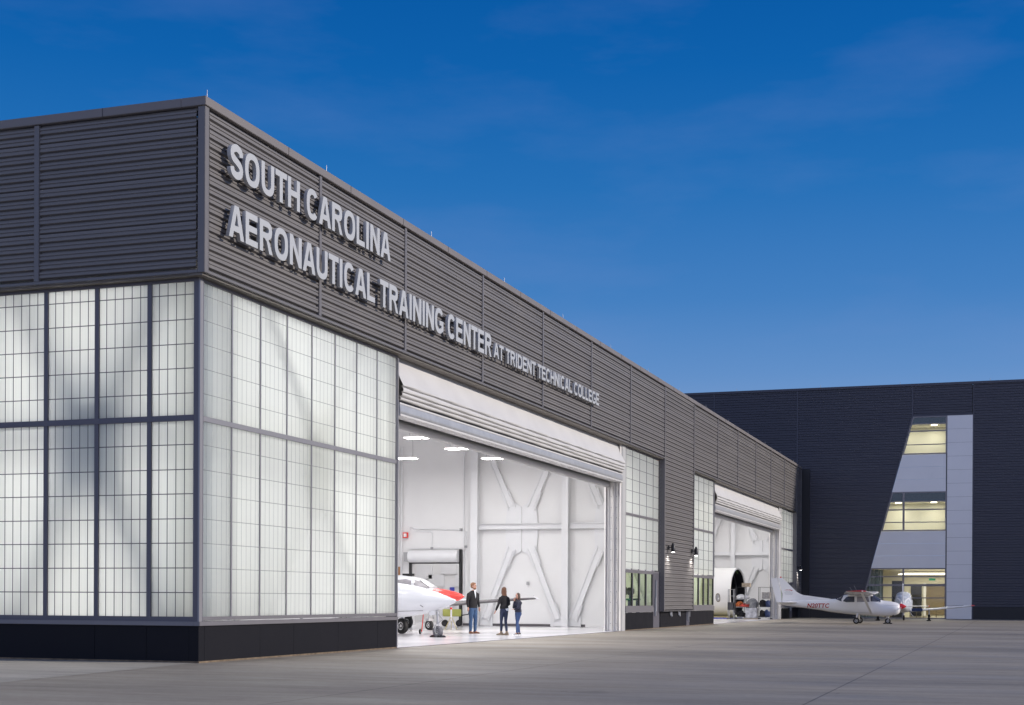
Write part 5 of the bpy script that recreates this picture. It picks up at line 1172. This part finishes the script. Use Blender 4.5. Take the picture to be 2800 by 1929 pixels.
def person(lab, loc, rz, H_, arms, feet, mats, female=False, headyaw=0.0, hip_shift=0.0, hair='short', extras=(), w_=1.0):
    """local x forward, y left. arms: for L,R -> elbow, wrist, hand direction. feet: for L,R -> (knee, ankle, toe dir)"""
    k = H_ / 1.80; t = thing('person', lab, 'person', loc, rz)
    V = lambda x, y, z: (x * k, y * k, z * k)
    hs_ = hip_shift
    pel, wai, che, nk, hb_ = V(0, hs_, .96), V(0, hs_ * .6, 1.12), V(0, 0, 1.34), V(-.01, 0, 1.50), V(.005, 0, 1.56)
    sh_w = .175 * w_ if not female else .150 * w_
    chains = [[(pel, (.10 * k, .08 * k)), (wai, (.09 * k, .07 * k)), (che, (.10 * k, .07 * k)), (nk, .052 * k), (hb_, .052 * k)]]
    idx = 5
    hands = []
    for sg, nm in ((1, 'L'), (-1, 'R')):
        el_, wr_, hd_ = arms[nm]
        s0 = V(0, sg * sh_w, 1.42); n0 = idx
        chains.append([2, (s0, .045 * k), (V(*el_), .034 * k), (V(*wr_), .026 * k)]); idx += 3
        hands.append((n0 + 2, V(*wr_), Vector(hd_).normalized(), sg))
        kn, an, toe = feet[nm]
        chains.append([0, (V(0, sg * .09 + hs_, .86), .060 * k), (V(*kn), .042 * k), (V(*an), .034 * k), (tuple(Vector(V(*an)) + Vector(toe) * .10 * k + Vector((0, 0, -.05 * k))), .032 * k)]); idx += 4
    for wi, wr_, hd_, sg in hands:
        wv = Vector(wr_); sdv = Vector((0, 0, 1)).cross(hd_); sdv = sdv.normalized() if sdv.length > .1 else Vector((1, 0, 0))
        if abs(hd_.z) > .7: sdv = Vector((1, 0, 0))
        palm = wv + hd_ * .06 * k
        chains.append([wi, (tuple(palm), (.030 * k, .018 * k))]); pi_ = idx; idx += 1
        inw = hd_.cross(sdv).normalized()
        for f_, (o_, ln_) in enumerate(((.028, .075), (.010, .085), (-.009, .078), (-.027, .060))):
            p0 = palm + sdv * o_ * k + hd_ * .035 * k; p1 = p0 + hd_ * ln_ * .5 * k; p2 = p1 + (hd_ * .8 + inw * .45 * -sg) * ln_ * .5 * k
            chains.append([pi_, (tuple(p0), .0095 * k), (tuple(p1), .0088 * k), (tuple(p2), .0075 * k)]); idx += 3
        p0 = palm + sdv * .034 * k - hd_ * .01 * k; p1 = p0 + (sdv * .6 + hd_) * .03 * k; p2 = p1 + hd_ * .03 * k
        chains.append([pi_, (tuple(p0), .011 * k), (tuple(p1), .010 * k), (tuple(p2), .008 * k)]); idx += 3
    me = skin_mesh(chains, 0, 1)
    # head joined in the same mesh: ellipsoid skull, jaw, nose, ears, eyes sockets
    bm = bmesh.new(); bm.from_mesh(me)
    Rz = Matrix.Rotation(headyaw, 4, 'Z'); hc = Vector(V(.02, 0, 1.675))
    def ell_(c_, r_, seg=16):
        ret = bmesh.ops.create_uvsphere(bm, u_segments=seg, v_segments=12, radius=1.0)
        for v in ret['verts']:
            p = Vector((v.co.x * r_[0], v.co.y * r_[1], v.co.z * r_[2])) * k
            v.co = hc + Rz @ (Vector(c_) * k + p)
    ell_((0, 0, .02), (.098, .076, .105), 20); ell_((.028, 0, -.055), (.062, .056, .062))
    ell_((.098, 0, -.012), (.020, .013, .024), 10); ell_((.0, .078, -.005), (.022, .010, .032), 10); ell_((.0, -.078, -.005), (.022, .010, .032), 10)
    ell_((.080, 0, -.052), (.016, .024, .008), 10)
    bm.to_mesh(me); bm.free()
    bd = mobj(me, 'body', M['skin'], t)
    ey = B()
    for sg in (-1, 1):
        c_ = hc + Rz @ (Vector((.090, sg * .030, .018)) * k); ey.ell(c_, (.009 * k, .012 * k, .007 * k), 10, 6)
        c_ = hc + Rz @ (Vector((.093, sg * .030, .040)) * k); ey.ell(c_, (.008 * k, .018 * k, .004 * k), 8, 5)
    ey.obj('eyes', M['hair_dark'], t)
    ml = B(); ml.ell(hc + Rz @ (Vector((.090, 0, -.050)) * k), (.008 * k, .022 * k, .006 * k), 10, 6); ml.obj('mouth', mat('lip', (.32, .10, .09), .5), t)
    # trousers
    VV = lambda x, y, z: Vector(V(x, y, z))
    g_ = B(); f_ = mats['fit']
    def oval(x, y, z, rx, ry, n=20): return [VV(x + rx * math.cos(2 * math.pi * i / n), y + ry * math.sin(2 * math.pi * i / n), z) for i in range(n)]
    g_.loft([oval(-.01, hs_ * .8, 1.06, .10, .135 * w_), oval(-.015, hs_, .97, .118, .160 * w_), oval(-.015, hs_, .89, .122, .168 * w_), oval(-.005, hs_, .83, .10, .145 * w_)])
    for sg, nm in ((1, 'L'), (-1, 'R')):
        kn, an, toe = feet[nm]
        kv = VV(*kn); av = VV(an[0], an[1], an[2] + mats.get('cuff', 0.0)); hv = VV(0, sg * .082 + hs_, .87)
        limb(g_, [(hv, .092 * k * f_), (hv.lerp(kv, .45), .080 * k * f_), (kv, .060 * k * f_), (kv.lerp(av, .4) + Vector((-.012, 0, 0)), .060 * k * f_), (av, .044 * k * f_)])
    remesh(g_, .011, 'trousers', M[mats['legs']], t)
    # top
    tz = mats.get('hem', .93); g_ = B()
    g_.loft([oval(-.01, hs_ * .8, tz, .128, .172 * w_), oval(-.01, hs_ * .7, tz + .08, .126, .166 * w_), oval(0, hs_ * .4, 1.14, .118, (.158 if not female else .140) * w_), oval(.005, 0, 1.30, .128, (.182 if not female else .160) * w_), oval(-.005, 0, 1.40, .112, (.192 if not female else .165) * w_), oval(-.012, 0, 1.465, .085, (.155 if not female else .125) * w_), oval(-.008, 0, 1.525, .064, .066)])
    for sg, nm in ((1, 'L'), (-1, 'R')):
        el_, wr_, hd_ = arms[nm]; sh_ = VV(-.005, sg * sh_w * 1.0, 1.375); ev = VV(*el_); wv_ = VV(*wr_); wv_ = ev.lerp(wv_, .95)
        limb(g_, [(sh_, .066 * k * w_), (sh_.lerp(ev, .5), .058 * k * w_), (ev, .050 * k), (ev.lerp(wv_, .5), .047 * k), (wv_, .038 * k)])
    remesh(g_, .011, mats['topname'], M[mats['top']], t)
    # shoes
    for sg, nm in ((1, 'L'), (-1, 'R')):
        kn, an, toe = feet[nm]; td = Vector(toe).normalized(); a_ = Vector(V(an[0], an[1], 0)); sdv = Vector((-td.y, td.x, 0)); sh = B(); rings = []
        for d, hw2, ht in ((-.075, .022, .07), (-.06, .036, .095), (0, .040, .10), (.06, .044, .075), (.12, .046, .055), (.17, .036, .045), (.195, .016, .03)):
            rings.append([a_ + td * d * k + sdv * sx_ * hw2 * k + Vector((0, 0, zz * ht * k + .004)) for sx_, zz in ((-1, 0.0), (-1, .5), (-.6, .95), (0, 1.08), (.6, .95), (1, .5), (1, 0.0), (0, 0))])
        so_ = sh.loft(rings).obj('shoe', M[mats['shoe']], t, smooth=True)
        if mats.get('sole'):
            s2 = B(); s2.loft([[a_ + td * d * k + sdv * sx_ * (hw2 + .004) * k + Vector((0, 0, zz)) for sx_, zz in ((-1, .003), (-1, .03), (1, .03), (1, .003))] for d, hw2 in ((-.08, .025), (0, .042), (.12, .047), (.2, .02))]).obj('sole', M[mats['sole']], so_)
        if mats.get('boot'):
            B().cyl(a_ + Vector((0, 0, .06 * k)), a_ + Vector((0, 0, .16 * k)), .045 * k, .05 * k, 12).obj('shaft', M[mats['shoe']], so_, smooth=True); B().box(-.02, .02, -.02, .02, 0, .05).obj('heel', M['shoe_brown'], so_, loc=a_ - td * .05 * k + Vector((0, 0, .003)))
    # hair
    hm = M[mats['hair']]; hr = B()
    def E(c_, r_, n=18, m=12):
        b_ = B().ell((0, 0, 0), r_, n, m); o_ = len(hr.v)
        for v in b_.v: hr.v.append(tuple(hc + Rz @ ((Vector(c_) + Vector(v)) * k)))
        hr.f += [tuple(i + o_ for i in f) for f in b_.f]
    if hair == 'short':
        E((-.016, 0, .052), (.098, .085, .088)); E((-.03, 0, .005), (.080, .083, .085)); E((.03, 0, .102), (.06, .06, .03))
    else:
        E((-.020, 0, .040), (.105, .092, .098)); E((-.045, 0, -.05), (.078, .095, .13)); E((-.055, 0, -.16), (.058, .095, .13)); E((-.06, .01, -.25), (.045, .075, .10))
        E((.0, .075, -.06), (.045, .022, .11)); E((.0, -.075, -.06), (.045, .022, .11))
        if hair == 'side': E((-.04, -.13, -.20), (.05, .06, .12)); E((-.02, .05, -.22), (.05, .04, .1)); E((-.05, -.17, -.28), (.04, .05, .07))
    remesh(hr, .009, 'hair', hm, t, 3)
    if 'beard' in extras:
        b_ = B().ell(hc + Rz @ (Vector((.045, 0, -.078)) * k), (.058 * k, .058 * k, .045 * k), 16, 10).obj('beard', M['hair_ginger'], t, smooth=True)
        gl_ = B()
        for sg in (-1, 1):
            pts_ = [hc + Rz @ (Vector((.100, sg * .032 + .024 * math.cos(a2), .016 + .016 * math.sin(a2))) * k) for a2 in [i * math.pi / 5 for i in range(11)]]
            gl_.tube(pts_, .0022, 4); gl_.tube([hc + Rz @ (Vector((.1, sg * .056, .018)) * k), hc + Rz @ (Vector((.0, sg * .082, .018)) * k)], .0022, 4)
        gl_.obj('glasses', M['black'], t)
    return t
hang = {'L': ((-.02, .245, 1.17), (.03, .26, .95), (.05, 0, -1)), 'R': ((-.02, -.245, 1.17), (.03, -.26, .95), (.05, 0, -1))}
ft = lambda l, r_: {'L': l, 'R': r_}
fr_ang = math.atan2(-.945, .326)     # world direction that runs to the right in the photograph
tow = math.atan2(-.33, -.945)        # towards the camera
P1m = person('bearded man with glasses in black jacket and blue jeans, standing left of the two women', (24.64, 3.62, .004), fr_ang - R(48), 1.83, hang,
    ft(((.02, .10, .50), (-.02, .12, .09), (1, .25, 0)), ((.0, -.09, .50), (-.01, -.10, .09), (1, -.15, 0))),
    dict(legs='jeans', fit=1.12, top='cloth_black', topname='jacket', hem=.90, shoe='shoe_brown', hair='hair_ginger'), headyaw=R(34), extras=('beard',), w_=1.12)
kk = 1.83 / 1.8
B().add([(.085, -.03, 1.56), (.124, -.034, 1.45), (.143, -.018, 1.35), (.146, 0, 1.26), (.143, .018, 1.35), (.124, .034, 1.45), (.085, .03, 1.56)], [tuple(range(7))]).obj('shirt_front', M['shirt'], P1m)
P2 = person('woman with long straight brown hair seen from behind, black sweater and navy trousers', (23.16, 1.92, .004), math.atan2(.33, .945) + R(22), 1.66,
    {'L': ((-.03, .235, 1.16), (.05, .30, .94), (.25, .35, -1)), 'R': ((.02, -.215, 1.17), (.18, -.16, 1.08), (1, .3, 0))},
    ft(((.02, .10, .50), (.0, .11, .09), (.75, .75, 0)), ((.0, -.07, .50), (-.04, -.10, .09), (.8, .65, 0))),
    dict(legs='jeans_navy', fit=.92, top='cloth_black', topname='sweater', hem=.99, shoe='shoe_beige', hair='hair_brown', boot=1), female=True, hair='long')
B().loft([[(-.125 * math.cos(a_) * .92 - .005, .135 * math.sin(a_) - .03, z) for a_ in [R(-60 + i * 10) for i in range(13)]] for z in (.93, .845)], close=False, caps=False).obj('shirt_tail', M['shirt'], P2)
P3 = person('dark haired woman in navy bomber jacket and blue jeans, hand at her chin', (23.26, 1.44, .004), fr_ang + R(180) + R(28), 1.46,
    {'L': ((.12, .20, 1.15), (.16, -.02, 1.10), (.1, -1, .1)), 'R': ((.13, -.16, 1.18), (.15, -.05, 1.45), (-.05, .2, 1))},
    ft(((.10, .09, .50), (.12, .13, .09), (.95, .1, 0)), ((-.02, -.09, .50), (-.10, -.07, .09), (.9, .3, 0))),
    dict(legs='jeans_mid', fit=1.02, cuff=.04, top='bomber', topname='bomber_jacket', hem=.98, shoe='cloth_black', sole='white', hair='hair_dark'), female=True, headyaw=R(14), hair='side', w_=1.24)
